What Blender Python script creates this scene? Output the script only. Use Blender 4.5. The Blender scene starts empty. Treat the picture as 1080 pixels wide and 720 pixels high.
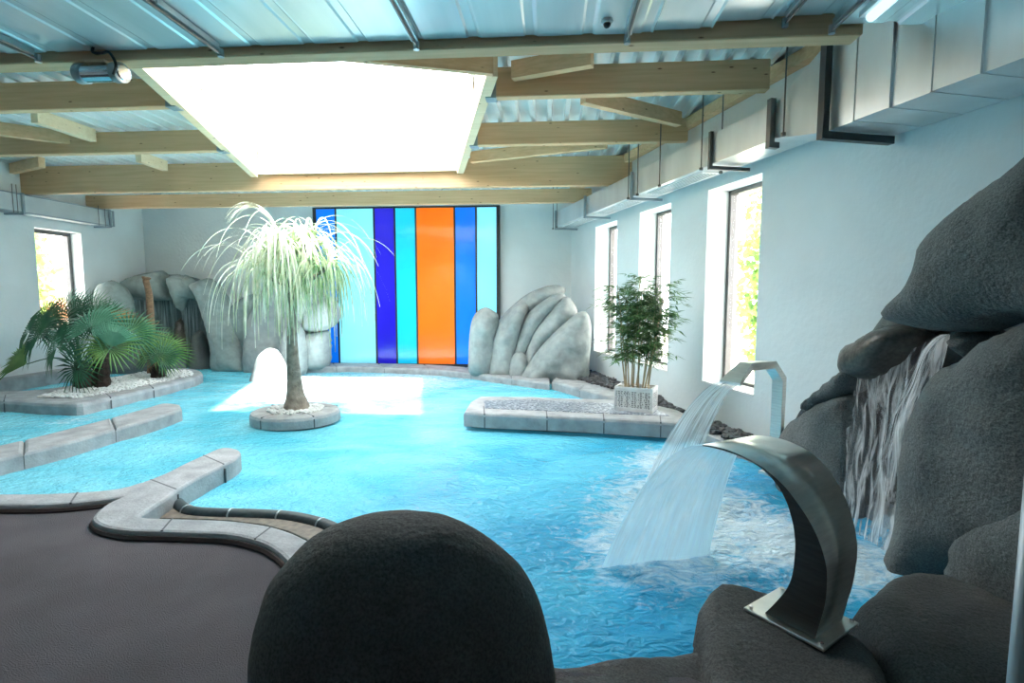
import bpy, bmesh, math, random
import numpy as np
from mathutils import Vector, Matrix, noise, geometry

random.seed(7)
S = bpy.context.scene
COL = S.collection
PI = math.pi

# ------------------------------------------------------------------ measuring
# the camera stands at (0,0,1.6) over the water level z = 0; Y runs to the back wall
F = 562.0
CAM = Vector((0, 0, 1.6))
PITCH, YAW = math.radians(5.1), math.radians(4.3)
ROT = Matrix.Rotation(YAW, 3, 'Z') @ Matrix.Rotation(PI/2 - PITCH, 3, 'X')
def ray(px, py): return ROT @ Vector(((px-540)/F, (360-py)/F, -1))
def atz(px, py, z):
    d = ray(px, py); return CAM + d*((z-CAM.z)/d.z)
def aty(px, py, y):
    d = ray(px, py); return CAM + d*(y/d.y)
def atx(px, py, x):
    d = ray(px, py); return CAM + d*(x/d.x)
def onplane(px, py, p0, n):
    d = ray(px, py); return CAM + d*((p0-CAM).dot(n)/d.dot(n))
# right wall runs 17 degrees off the left one
W0 = Vector((1.1, 9.1, 0)); TW = math.radians(17)
WU = Vector((math.sin(TW), -math.cos(TW), 0))        # along the wall towards the camera
WN = Vector((-math.cos(TW), -math.sin(TW), 0))       # off the wall into the hall
Z3 = Vector((0, 0, 1))
def wp(u, n, z): return W0 + WU*u + WN*n + Z3*z
YB = 11.4
KR = .89                                             # roof timber sits at .89 of the first depth estimate
yk = lambda y: y*KR
zk = lambda z: 1.6+(z-1.6)*KR
XL = -9.1

# ------------------------------------------------------------------ materials
def mat(name):
    m = bpy.data.materials.new(name); m.use_nodes = True
    nt = m.node_tree; nt.nodes.clear()
    out = nt.nodes.new('ShaderNodeOutputMaterial')
    return m, nt, out
def N(nt, t, ins=None, **kw):
    n = nt.nodes.new(t)
    for k, v in kw.items(): setattr(n, k, v)
    for k, v in (ins or {}).items():
        if isinstance(v, bpy.types.NodeSocket): nt.links.new(v, n.inputs[k])
        else: n.inputs[k].default_value = v
    return n
def ramp(nt, fac, stops):
    r = nt.nodes.new('ShaderNodeValToRGB'); nt.links.new(fac, r.inputs[0])
    e = r.color_ramp.elements
    while len(e) < len(stops): e.new(0.5)
    for i, (p, c) in enumerate(stops):
        e[i].position = p; e[i].color = (*c, 1) if len(c) == 3 else c
    return r.outputs[0]
def coords(nt, scale=(1,1,1), kind='Object'):
    tc = N(nt, 'ShaderNodeTexCoord')
    return N(nt, 'ShaderNodeMapping', {'Vector': tc.outputs[kind], 'Scale': scale}).outputs[0]
def simple(name, col, rough=.6, metal=0., nscale=8., var=.12, bump=.0, bscale=60., aniso=(1,1,1), emis=0., spec=.5):
    m, nt, out = mat(name)
    v = coords(nt, aniso)
    nz = N(nt, 'ShaderNodeTexNoise', {'Vector': v, 'Scale': nscale, 'Detail': 5.})
    lo = tuple(c*(1-var) for c in col); hi = tuple(min(1, c*(1+var)) for c in col)
    c = ramp(nt, nz.outputs[0], [(.3, lo), (.7, hi)])
    b = N(nt, 'ShaderNodeBsdfPrincipled', {'Base Color': c, 'Roughness': rough, 'Metallic': metal, 'Specular IOR Level': spec})
    if bump:
        n2 = N(nt, 'ShaderNodeTexNoise', {'Vector': v, 'Scale': bscale, 'Detail': 6.})
        bp = N(nt, 'ShaderNodeBump', {'Height': n2.outputs[0], 'Strength': bump, 'Distance': .02})
        nt.links.new(bp.outputs[0], b.inputs['Normal'])
    if emis:
        nt.links.new(c, b.inputs['Emission Color']); b.inputs['Emission Strength'].default_value = emis
    nt.links.new(b.outputs[0], out.inputs[0])
    return m

M = {}
M['plaster'] = simple('plaster', (.79, .85, .86), .85, nscale=1.3, var=.05, bump=.25, bscale=18)
M['liner'] = simple('metal_liner', (.82, .90, .93), .25, .35, nscale=.9, var=.18, aniso=(4, .25, 1))
M['deck_metal'] = simple('corrugated_steel', (.88, .90, .90), .4, .15, nscale=2, var=.08)
M['duct'] = simple('galvanised_steel', (.74, .77, .78), .34, .75, nscale=3, var=.12, aniso=(1, 1, .3))
M['duct_dull'] = simple('dull_galvanised_steel', (.62, .68, .69), .45, .5, nscale=2, var=.1)
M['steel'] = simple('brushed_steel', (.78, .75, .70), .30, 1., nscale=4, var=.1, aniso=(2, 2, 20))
M['steel_side'] = simple('shaded_brushed_steel', (.16, .155, .15), .3, 1., nscale=4, var=.15, aniso=(2, 2, 20))  # steel darkened to paint the dark reflections on the spout's sides
M['steel_dark'] = simple('dark_steel', (.13, .13, .13), .4, .7)
M['rail'] = simple('zinc_rail', (.45, .5, .52), .35, .9)
M['black'] = simple('black_metal', (.02, .022, .025), .45)
M['chrome'] = simple('chrome', (.8, .8, .84), .12, 1.)
M['hanger'] = simple('zinc_plate', (.30, .36, .40), .45, .6)
M['white'] = simple('white_paint', (.85, .85, .84), .6)
M['shaft'] = simple('white_shaft_board', (.86, .80, .70), .7, nscale=3, var=.05, aniso=(1, 1, 8))
M['coping'] = simple('cast_stone', (.36, .37, .38), .75, nscale=6, var=.25, bump=.3, bscale=45)
M['coping_dark'] = simple('joint_and_shade', (.07, .075, .08), .6)
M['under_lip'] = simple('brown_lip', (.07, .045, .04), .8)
M['carpet'] = simple('grey_resin_carpet', (.135, .120, .132), .95, nscale=2.2, var=.16, bump=1., bscale=160)
M['gutter'] = simple('wet_brown_tile', (.16, .13, .10), .5, nscale=20, var=.4)
M['roll'] = simple('dark_rubber_roll', (.035, .05, .055), .45, nscale=30, var=.3)
M['bark'] = simple('grey_brown_bark', (.30, .25, .21), .9, nscale=14, var=.35, bump=.7, bscale=60)
M['fibre'] = simple('dark_palm_fibre', (.045, .03, .022), .95, nscale=25, var=.5, bump=1., bscale=90)
M['trunk_brown'] = simple('brown_trunk', (.22, .13, .075), .9, nscale=15, var=.35, bump=.8, bscale=50, aniso=(1, 1, 3))
M['cane'] = simple('bamboo_cane', (.40, .33, .20), .6, nscale=12, var=.25)
M['soil'] = simple('brown_soil', (.18, .10, .06), .95, nscale=30, var=.4, bump=1.)
M['pebble_white'] = simple('white_pebbles', (.80, .81, .80), .7, nscale=9, var=.15)
M['pebble_dark'] = simple('dark_pebbles', (.075, .075, .08), .6, nscale=11, var=.6)
M['pool'] = simple('pool_liner', (.2, .68, .80), .5)
M['earth'] = simple('pale_ground', (.55, .50, .42), .95)
M['roof_tile'] = simple('orange_roof_tile', (.75, .33, .16), .8, nscale=30, var=.25)
M['house_wall'] = simple('house_wall', (.85, .78, .68), .9)

def leaf(name, a, b, rough=.45, scale=9., trans=.25):
    m, nt, out = mat(name)
    nz = N(nt, 'ShaderNodeTexNoise', {'Vector': coords(nt), 'Scale': scale, 'Detail': 3.})
    c = ramp(nt, nz.outputs[0], [(.35, a), (.65, b)])
    p = N(nt, 'ShaderNodeBsdfPrincipled', {'Base Color': c, 'Roughness': rough})
    t = N(nt, 'ShaderNodeBsdfTranslucent', {'Color': c})
    mx = N(nt, 'ShaderNodeMixShader', {0: trans, 1: p.outputs[0], 2: t.outputs[0]})
    nt.links.new(mx.outputs[0], out.inputs[0]); return m
M['pony'] = leaf('pale_strap_leaves', (.50, .60, .38), (.92, .94, .86), .5, 7.)
M['pony_green'] = leaf('green_strap_leaves', (.22, .36, .16), (.72, .80, .58), .5, 7.)
M['fan'] = leaf('fan_palm_green', (.02, .09, .045), (.06, .20, .10), .4, 3.)
M['fan_light'] = leaf('fan_palm_pale', (.07, .25, .15), (.17, .40, .27), .4, 3.)
M['fan_yellow'] = leaf('fan_palm_yellow_green', (.09, .22, .05), (.20, .34, .09), .45, 3.)
M['fan_brown'] = leaf('dry_palm_leaf', (.30, .15, .05), (.42, .28, .10), .6, 3.)
M['bamboo'] = leaf('bamboo_leaves', (.05, .14, .045), (.18, .32, .12), .45, 8.)
M['tree'] = leaf('tree_leaves', (.16, .30, .05), (.45, .60, .16), .6, 1.5, .4)

def wood(name, c0, c1):
    m, nt, out = mat(name)
    g = N(nt, 'ShaderNodeTexNoise', {'Vector': coords(nt, (.6, 9, 14)), 'Scale': 2.2, 'Detail': 6., 'Distortion': .4})
    c = ramp(nt, g.outputs[0], [(.25, c0), (.75, c1)])
    k = N(nt, 'ShaderNodeTexVoronoi', {'Vector': coords(nt, (1.6, 2.6, 5.)), 'Scale': 2.6})
    kk = ramp(nt, k.outputs['Distance'], [(.05, (.28, .17, .10)), (.11, (1, 1, 1))])
    mx = N(nt, 'ShaderNodeMixRGB', {0: 1., 1: c, 2: kk}, blend_type='MULTIPLY')
    b = N(nt, 'ShaderNodeBsdfPrincipled', {'Base Color': mx.outputs[0], 'Roughness': .65})
    nt.links.new(b.outputs[0], out.inputs[0]); return m
M['wood'] = wood('glulam_spruce', (.58, .37, .20), (.75, .51, .30))
M['wood_pale'] = wood('pale_spruce', (.78, .60, .38), (.90, .74, .52))

def rockmat(name, a, b, fine=120., bump=.55, rough=.85):
    lo_ = .62 if fine > 20 else .85
    m, nt, out = mat(name)
    v = coords(nt)
    n1 = N(nt, 'ShaderNodeTexNoise', {'Vector': v, 'Scale': 2.3, 'Detail': 7., 'Roughness': .6})
    c = ramp(nt, n1.outputs[0], [(.3, a), (.7, b)])
    n2 = N(nt, 'ShaderNodeTexNoise', {'Vector': v, 'Scale': fine, 'Detail': 3.})
    sp = ramp(nt, n2.outputs[0], [(.32, (lo_,)*3), (.62, (2-lo_-.1,)*3)])
    mx = N(nt, 'ShaderNodeMixRGB', {0: 1., 1: c, 2: sp}, blend_type='MULTIPLY')
    n3 = N(nt, 'ShaderNodeTexNoise', {'Vector': v, 'Scale': fine*.35, 'Detail': 8.})
    bp = N(nt, 'ShaderNodeBump', {'Height': n3.outputs[0], 'Strength': bump, 'Distance': .02})
    p = N(nt, 'ShaderNodeBsdfPrincipled', {'Base Color': mx.outputs[0], 'Roughness': rough, 'Normal': bp.outputs[0]})
    nt.links.new(p.outputs[0], out.inputs[0]); return m
M['rock_dark'] = rockmat('dark_sprayed_rock', (.060, .058, .056), (.105, .102, .097))
M['rock_mid'] = rockmat('dark_grey_rock', (.088, .096, .095), (.16, .17, .166))
M['rock_light'] = rockmat('pale_grey_rock', (.25, .28, .28), (.40, .43, .42), 9., .14)
M['rock_green'] = rockmat('grey_green_rock', (.20, .25, .24), (.36, .42, .40), 9., .10)
M['rock_slot'] = rockmat('blue_grey_wet_rock', (.10, .13, .135), (.20, .24, .245), 12., .3, .5)
M['rock_wet'] = rockmat('wet_brown_rock', (.035, .032, .028), (.10, .085, .07), 40., .5, .35)

def watermat():
    m, nt, out = mat('pool_water')
    tc = N(nt, 'ShaderNodeTexCoord')
    v = tc.outputs['Object']
    mp = N(nt, 'ShaderNodeMapping', {'Vector': v, 'Scale': (1, 1.5, 1)}).outputs[0]
    n1 = N(nt, 'ShaderNodeTexNoise', {'Vector': mp, 'Scale': 1.1, 'Detail': 4., 'Distortion': .6})
    deep = N(nt, 'ShaderNodeAttribute', attribute_name='deep').outputs['Fac']
    cA = ramp(nt, n1.outputs[0], [(.35, (.10, .52, .68)), (.65, (.22, .68, .80))])
    cB = ramp(nt, n1.outputs[0], [(.35, (.02, .30, .56)), (.65, (.05, .46, .72))])
    c = N(nt, 'ShaderNodeMixRGB', {0: deep, 1: cA, 2: cB})
    foam_sun = N(nt, 'ShaderNodeAttribute', attribute_name='foam_sun').outputs['Fac']
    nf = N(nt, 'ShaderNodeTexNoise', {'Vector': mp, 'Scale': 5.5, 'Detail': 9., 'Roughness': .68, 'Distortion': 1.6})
    s = N(nt, 'ShaderNodeMath', {0: nf.outputs[0], 1: foam_sun}, operation='ADD')
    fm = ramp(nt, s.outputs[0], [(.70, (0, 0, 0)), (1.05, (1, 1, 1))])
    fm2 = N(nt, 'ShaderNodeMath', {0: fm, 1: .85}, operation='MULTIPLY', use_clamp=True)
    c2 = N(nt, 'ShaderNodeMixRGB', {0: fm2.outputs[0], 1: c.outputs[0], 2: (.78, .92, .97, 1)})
    w1 = N(nt, 'ShaderNodeTexNoise', {'Vector': mp, 'Scale': 4., 'Detail': 3., 'Distortion': 1.2})
    w2 = N(nt, 'ShaderNodeTexNoise', {'Vector': mp, 'Scale': 13., 'Detail': 4., 'Distortion': .8})
    ws = N(nt, 'ShaderNodeMath', {0: w1.outputs[0], 1: w2.outputs[0]}, operation='ADD')
    bp = N(nt, 'ShaderNodeBump', {'Height': ws.outputs[0], 'Strength': .75, 'Distance': .05})
    p = N(nt, 'ShaderNodeBsdfPrincipled', {'Base Color': c2.outputs[0], 'Roughness': .07, 'IOR': 1.33,
          'Normal': bp.outputs[0], 'Emission Color': c2.outputs[0], 'Emission Strength': .10})  # faint glow added to brighten the water, no lamp below
    nt.links.new(p.outputs[0], out.inputs[0]); return m
M['water'] = watermat()

def sheetmat(name, body, lo, hi, scale=(28, 1.6, 1), tint=(.80, .93, 1.), emis=.0, dist=.5):
    m, nt, out = mat(name)
    uv = coords(nt, scale, 'UV')
    n = N(nt, 'ShaderNodeTexNoise', {'Vector': uv, 'Scale': 1., 'Detail': 6., 'Roughness': .65, 'Distortion': dist})
    f = ramp(nt, n.outputs[0], [(lo, (0, 0, 0)), (hi, (1, 1, 1))])
    f2 = N(nt, 'ShaderNodeMath', {0: f, 1: 1-body}, operation='MULTIPLY')
    f3 = N(nt, 'ShaderNodeMath', {0: f2.outputs[0], 1: body}, operation='ADD')
    edge = N(nt, 'ShaderNodeAttribute', attribute_name='dense').outputs['Fac']
    f4 = N(nt, 'ShaderNodeMath', {0: f3.outputs[0], 1: edge}, operation='MULTIPLY', use_clamp=True)
    bp = N(nt, 'ShaderNodeBump', {'Height': n.outputs[0], 'Strength': .5, 'Distance': .02})
    p = N(nt, 'ShaderNodeBsdfPrincipled', {'Base Color': (*tint, 1), 'Roughness': .12, 'IOR': 1.33, 'Normal': bp.outputs[0],
          'Emission Color': (*tint, 1), 'Emission Strength': emis})  # slight glow added to whiten the falling water
    tl = N(nt, 'ShaderNodeBsdfTranslucent', {'Color': (*tint, 1)})
    mm = N(nt, 'ShaderNodeMixShader', {0: .4, 1: p.outputs[0], 2: tl.outputs[0]})
    t = N(nt, 'ShaderNodeBsdfTransparent', {'Color': (.93, .98, 1, 1)})
    mx = N(nt, 'ShaderNodeMixShader', {0: f4.outputs[0], 1: t.outputs[0], 2: mm.outputs[0]})
    nt.links.new(mx.outputs[0], out.inputs[0]); return m
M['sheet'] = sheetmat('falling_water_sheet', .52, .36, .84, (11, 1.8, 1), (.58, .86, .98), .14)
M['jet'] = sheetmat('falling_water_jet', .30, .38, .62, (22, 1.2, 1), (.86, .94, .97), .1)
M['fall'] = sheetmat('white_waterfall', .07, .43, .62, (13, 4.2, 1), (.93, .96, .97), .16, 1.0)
M['curtain'] = sheetmat('thin_water_curtain', .10, .42, .70, (26, 1.2, 1), (.75, .86, .88))

def glassmat(name, col=(1, 1, 1), gl=.06):
    m, nt, out = mat(name)
    t = N(nt, 'ShaderNodeBsdfTransparent', {'Color': (*col, 1)})
    g = N(nt, 'ShaderNodeBsdfGlossy', {'Roughness': .03})
    mx = N(nt, 'ShaderNodeMixShader', {0: gl, 1: t.outputs[0], 2: g.outputs[0]})
    nt.links.new(mx.outputs[0], out.inputs[0]); return m
M['glass'] = glassmat('window_glass')
M['skyglass'] = glassmat('skylight_glass', (.97, .98, 1), .03)

def pane(name, col, e):
    m, nt, out = mat(name)
    nz = N(nt, 'ShaderNodeTexNoise', {'Vector': coords(nt, (.7, 1, .35)), 'Scale': 1.1, 'Detail': 2.})
    c = ramp(nt, nz.outputs[0], [(.3, tuple(x*.88 for x in col)), (.7, tuple(min(1, x*1.1+.01) for x in col))])
    p = N(nt, 'ShaderNodeBsdfPrincipled', {'Base Color': c, 'Roughness': .12, 'Emission Color': c, 'Emission Strength': e})
    nt.links.new(p.outputs[0], out.inputs[0]); return m
M['pane_blue'] = pane('blue_glass', (.0, .16, .80), .42)
M['pane_pale'] = pane('pale_cyan_glass', (.24, .74, .88), .45)
M['pane_indigo'] = pane('indigo_glass', (.012, .008, .46), .45)
M['pane_cyan'] = pane('cyan_glass', (.01, .52, .80), .42)
M['pane_orange'] = pane('orange_glass', (.92, .15, .006), .45)
def emit(name, col, s):
    m, nt, out = mat(name)
    e = N(nt, 'ShaderNodeEmission', {'Color': (*col, 1), 'Strength': s})
    nt.links.new(e.outputs[0], out.inputs[0]); return m
m, nt, out = mat('opal_sheet'); tl = N(nt, 'ShaderNodeBsdfTranslucent', {'Color': (.9, .92, .93, 1)}); nt.links.new(tl.outputs[0], out.inputs[0]); M['opal'] = m
M['tube'] = emit('cold_light_tube', (.55, .9, 1.), 1.3)

def mosaicmat():
    m, nt, out = mat('grey_mosaic')
    v = coords(nt)
    vo = N(nt, 'ShaderNodeTexVoronoi', {'Vector': v, 'Scale': 46., 'Randomness': .6})
    c = ramp(nt, vo.outputs['Color'], [(.25, (.08, .10, .13)), (.55, (.22, .25, .30)), (.8, (.50, .53, .58))])
    p = N(nt, 'ShaderNodeBsdfPrincipled', {'Base Color': c, 'Roughness': .35})
    nt.links.new(p.outputs[0], out.inputs[0]); return m
M['mosaic'] = mosaicmat()
def potmat():
    m, nt, out = mat('perforated_white_panel')
    vo = N(nt, 'ShaderNodeTexVoronoi', {'Vector': coords(nt, (1, 1, 1.3)), 'Scale': 34., 'Randomness': .35}, feature='DISTANCE_TO_EDGE')
    c = ramp(nt, vo.outputs['Distance'], [(.10, (.80, .80, .78)), (.2, (.17, .17, .17))])
    p = N(nt, 'ShaderNodeBsdfPrincipled', {'Base Color': c, 'Roughness': .6})
    nt.links.new(p.outputs[0], out.inputs[0]); return m
M['pot_panel'] = potmat()

# ------------------------------------------------------------------ builders
def obj(name, bm, m, parent=None, smooth=False, mats=None):
    me = bpy.data.meshes.new(name); bm.normal_update(); bm.to_mesh(me); bm.free()
    for mm in (mats or [m]): me.materials.append(M[mm] if isinstance(mm, str) else mm)
    if smooth: me.polygons.foreach_set('use_smooth', [True]*len(me.polygons))
    o = bpy.data.objects.new(name, me); COL.objects.link(o)
    if parent:
        o.parent = parent; o.matrix_parent_inverse = Matrix.Translation(parent_world(parent)).inverted()
    return o
def parent_world(p):
    return Vector(p['_w']) if '_w' in p else Vector(p.location)
def thing(name, label, cat, loc, group=None):
    o = bpy.data.objects.new(name, None); COL.objects.link(o); o.location = loc; o.empty_display_size = .1
    o['label'] = label; o['category'] = cat
    if group: o['group'] = group
    return o
def tag(o, label, cat, group=None, kind=None):
    """a thing that is one mesh: its origin goes to its base"""
    vs = o.data.vertices
    xs = [v.co for v in vs]
    b = Vector((sum(v.x for v in xs)/len(xs), sum(v.y for v in xs)/len(xs), min(v.z for v in xs)))
    o.data.transform(Matrix.Translation(-b)); o.location = b
    o['label'] = label; o['category'] = cat
    if group: o['group'] = group
    if kind: o['kind'] = kind
    return o
def struct(o): o['kind'] = 'structure'; return o
def rebase(o, b):
    o.data.transform(Matrix.Translation(-b)); o.location = b

def addbox(bm, c, ex, ey, ez, mi=0):
    """box from a corner-centre c and three half-vectors"""
    c = Vector(c); vs = []
    for i in (-1, 1):
        for j in (-1, 1):
            for k in (-1, 1): vs.append(bm.verts.new(c + ex*i + ey*j + ez*k))
    for f in ((0,1,3,2),(4,6,7,5),(0,4,5,1),(2,3,7,6),(0,2,6,4),(1,5,7,3)):
        fc = bm.faces.new([vs[i] for i in f]); fc.material_index = mi
    return vs
def abox(bm, lo, hi, mi=0):
    lo, hi = Vector(lo), Vector(hi); h = (hi-lo)/2
    return addbox(bm, (lo+hi)/2, Vector((h.x,0,0)), Vector((0,h.y,0)), Vector((0,0,h.z)), mi)
def wbox(bm, u0, u1, n0, n1, z0, z1, mi=0):
    return addbox(bm, wp((u0+u1)/2, (n0+n1)/2, (z0+z1)/2), WU*((u1-u0)/2), WN*((n1-n0)/2), Z3*((z1-z0)/2), mi)
def bar(bm, a, b, w, h, up=Z3, mi=0):
    a, b = Vector(a), Vector(b); d = b-a; l = d.length; d.normalize()
    s = d.cross(up).normalized(); t = s.cross(d).normalized()
    return addbox(bm, (a+b)/2, d*(l/2), s*(w/2), t*(h/2), mi)
def tube(bm, pts, rad, seg=8, cap=True, mi=0):
    pts = [Vector(p) for p in pts]; n = len(pts)
    rr = rad if isinstance(rad, (list, tuple)) else [rad]*n
    rings = []; ref = None
    for i, p in enumerate(pts):
        d = (pts[min(i+1, n-1)] - pts[max(i-1, 0)]).normalized()
        if ref is None: ref = Vector((1, 0, 0)) if abs(d.x) < .8 else Vector((0, 1, 0))
        s = (ref - d*ref.dot(d)).normalized(); ref = s; t = d.cross(s)
        rings.append([bm.verts.new(p + (s*math.cos(a) + t*math.sin(a))*rr[i]) for a in [2*PI*k/seg for k in range(seg)]])
    for i in range(n-1):
        for k in range(seg):
            f = bm.faces.new((rings[i][k], rings[i][(k+1) % seg], rings[i+1][(k+1) % seg], rings[i+1][k])); f.material_index = mi
    if cap:
        bm.faces.new(rings[0][::-1]).material_index = mi; bm.faces.new(rings[-1]).material_index = mi
    return rings
def spline(pts, n=6, closed=False):
    pts = [Vector(p) for p in pts]; out = []; m = len(pts)
    for i in range(m if closed else m-1):
        g = (lambda k: pts[k % m]) if closed else (lambda k: pts[max(0, min(m-1, k))])
        p0, p1, p2, p3 = g(i-1), g(i), g(i+1), g(i+2)
        for s in range(n):
            t = s/n
            out.append(.5*((2*p1) + (p2-p0)*t + (2*p0-5*p1+4*p2-p3)*t*t + (3*p1-p0-3*p2+p3)*t**3))
    if not closed: out.append(pts[-1])
    return out
def resample(pts, step, closed=False):
    pts = list(pts) + ([pts[0]] if closed else [])
    L = [0]
    for a, b in zip(pts, pts[1:]): L.append(L[-1] + (b-a).length)
    n = max(3, int(round(L[-1]/step))); out = []; j = 0
    for i in range(n if closed else n+1):
        d = L[-1]*i/n
        while j < len(L)-2 and L[j+1] < d: j += 1
        t = (d-L[j])/max(1e-9, L[j+1]-L[j]); out.append(pts[j].lerp(pts[j+1], min(1, max(0, t))))
    return out
def area2(p): return sum(a.x*b.y-b.x*a.y for a, b in zip(p, p[1:]+p[:1]))/2

def slab(bm, outline, z0, z1, bev=.04, mi=0, low=.0):
    """rounded-edge slab over a closed outline (ccw made sure of)"""
    p = [Vector((q.x, q.y)) for q in outline]
    if area2(p) < 0: p = p[::-1]
    n = len(p); nor = []
    for i in range(n):
        e1 = (p[i]-p[i-1]); e2 = (p[(i+1) % n]-p[i])
        a = Vector((-e1.y, e1.x)).normalized(); b = Vector((-e2.y, e2.x)).normalized()
        s = a+b; s = s/max(.4, s.length_squared/2) if s.length > .2 else a
        nor.append(s)
    rings = []
    for ins, z in ((low, z0), (0, z1-bev), (bev*.3, z1-bev*.3), (bev, z1)):
        rings.append([bm.verts.new((p[i].x+nor[i].x*ins, p[i].y+nor[i].y*ins, z)) for i in range(n)])
    for a, b in zip(rings, rings[1:]):
        for i in range(n):
            f = bm.faces.new((a[i], a[(i+1) % n], b[(i+1) % n], b[i])); f.material_index = mi
    f = bm.faces.new(rings[-1]); f.material_index = mi
    f = bm.faces.new(rings[0][::-1]); f.material_index = mi
def joint(bm, pa, pb, z1, z0, w=.012, mi=1):
    """dark joint across a coping stone: over the top and down the outer face at pa"""
    d = (pb-pa); d.z = 0; d.normalize(); s = Vector((-d.y, d.x, 0))
    a = Vector((pa.x, pa.y, 0)); b = Vector((pb.x, pb.y, 0))
    addbox(bm, a.lerp(b, .51)+Z3*(z1-.0105), (b-a)*.46, s*(w/2), Z3*.009, mi)
    addbox(bm, a-d*.0+Z3*((z1+z0)/2-.02), d*.006, s*(w/2), Z3*((z1-z0)/2-.02), mi)

def pillow(outline, o, ex, ey, T, R, res=.06, seed=0, amp=.05, Tb=.15, freq=1.6, bm=None, flat=.5):
    """boulder: closed outline in the plane (o,ex,ey), bulging T along ex x ey and Tb behind"""
    en = ex.cross(ey).normalized()
    p2 = [Vector(((q-o).dot(ex), (q-o).dot(ey))) for q in outline]
    if area2(p2) < 0: p2 = p2[::-1]
    b = resample([Vector((q.x, q.y, 0)) for q in spline([Vector((q.x, q.y, 0)) for q in p2], 6, True)], res, True)
    B = np.array([[v.x, v.y] for v in b]); nb = len(B)
    B2 = np.roll(B, -1, 0)
    lo, hi = B.min(0), B.max(0)
    rs = random.Random(seed)
    pts = []
    y = lo[1]+res*.5; row = 0
    while y < hi[1]:
        x = lo[0]+res*(.5 if row % 2 else 0)
        while x < hi[0]:
            pts.append((x+rs.uniform(-.15, .15)*res, y+rs.uniform(-.15, .15)*res)); x += res
        y += res*.87; row += 1
    P = np.array(pts)
    d = B2-B; L2 = (d**2).sum(1)
    def dist(P):
        t = np.clip(((P[:, None]-B[None])*d[None]).sum(2)/L2, 0, 1)
        return np.sqrt((((B[None]+t[..., None]*d[None])-P[:, None])**2).sum(2)).min(1)
    def inside(P):
        c = np.zeros(len(P), bool)
        for (x0, y0), (x1, y1) in zip(B, B2):
            m = ((y0 > P[:, 1]) != (y1 > P[:, 1]))
            xi = (x1-x0)*(P[:, 1]-y0)/((y1-y0) if y1 != y0 else 1e-9)+x0
            c ^= m & (P[:, 0] < xi)
        return c
    P = P[inside(P)]
    if len(P): P = P[dist(P) > res*.55]
    V = [Vector(q) for q in B]+[Vector(q) for q in P]
    vv, _, ff, *_ = geometry.delaunay_2d_cdt(V, [(i, (i+1) % nb) for i in range(nb)], [], 1, 1e-6)
    A = np.array([[v.x, v.y] for v in vv]); D = dist(A)
    bm = bm or bmesh.new(); fr, bk = [], []
    for (x, y), dd in zip(A, D):
        t = min(1, dd/R); h = math.sqrt(max(0, 1-(1-t)**2))
        h = (h*(1-flat)+flat*h**.6 if flat >= 0 else h*(1+flat)-flat*t) if h > 0 else 0
        w = o+ex*float(x)+ey*float(y)
        q = w*freq+Vector((seed*3.1, seed*1.7, 0))
        nz = noise.fractal(q, 1., 2., 4)*amp + noise.noise(q*.45)*amp*1.3
        k = min(1, dd/(R*.6))
        q_ = w+en*(T*h+nz*k); q_.x = max(q_.x, XL+.03); w.x = max(w.x, XL+.03)
        v = bm.verts.new(q_); fr.append(v)
        bk.append(v if dd < 1e-4 else bm.verts.new(w-en*(Tb*h)))
    for f in ff:
        bm.faces.new([fr[i] for i in f])
        fb = [bk[i] for i in f][::-1]
        if len(set(fb)) == 3 and any(bk[i] is not fr[i] for i in f):
            try: bm.faces.new(fb)
            except ValueError: pass
    return bm

def ribbon(bm, pts, w0, w1=0., side=None, mi=0):
    prev = None; n = len(pts)
    for i, p in enumerate(pts):
        d = (pts[min(i+1, n-1)]-pts[max(i-1, 0)]).normalized()
        s = (side if side else d.cross(Z3))
        if s.length < .01: s = Vector((1, 0, 0))
        s = s.normalized(); w = w0+(w1-w0)*i/(n-1)
        cur = (bm.verts.new(p-s*w/2), bm.verts.new(p+s*w/2))
        if prev: bm.faces.new((prev[0], prev[1], cur[1], cur[0])).material_index = mi
        prev = cur
def pebbles(bm, poly, z, count, r0, r1, seed, flat=.6):
    rs = random.Random(seed)
    P = [(q.x, q.y) for q in poly]
    x0, x1 = min(p[0] for p in P), max(p[0] for p in P); y0, y1 = min(p[1] for p in P), max(p[1] for p in P)
    def ins(x, y):
        c = False
        for (ax, ay), (bx, by) in zip(P, P[1:]+P[:1]):
            if (ay > y) != (by > y) and x < (bx-ax)*(y-ay)/(by-ay)+ax: c = not c
        return c
    k = 0
    while k < count:
        x, y = rs.uniform(x0, x1), rs.uniform(y0, y1)
        if not ins(x, y): continue
        k += 1; r = rs.uniform(r0, r1)
        mtx = Matrix.Translation((x, y, z+rs.uniform(0, r*.8))) @ Matrix.Rotation(rs.uniform(0, 6), 4, 'Z') @ Matrix.Rotation(rs.uniform(-.4, .4), 4, 'X') @ Matrix.Diagonal((r*rs.uniform(.8, 1.4), r, r*flat, 1))
        bmesh.ops.create_icosphere(bm, subdivisions=1, radius=1, matrix=mtx)

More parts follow.
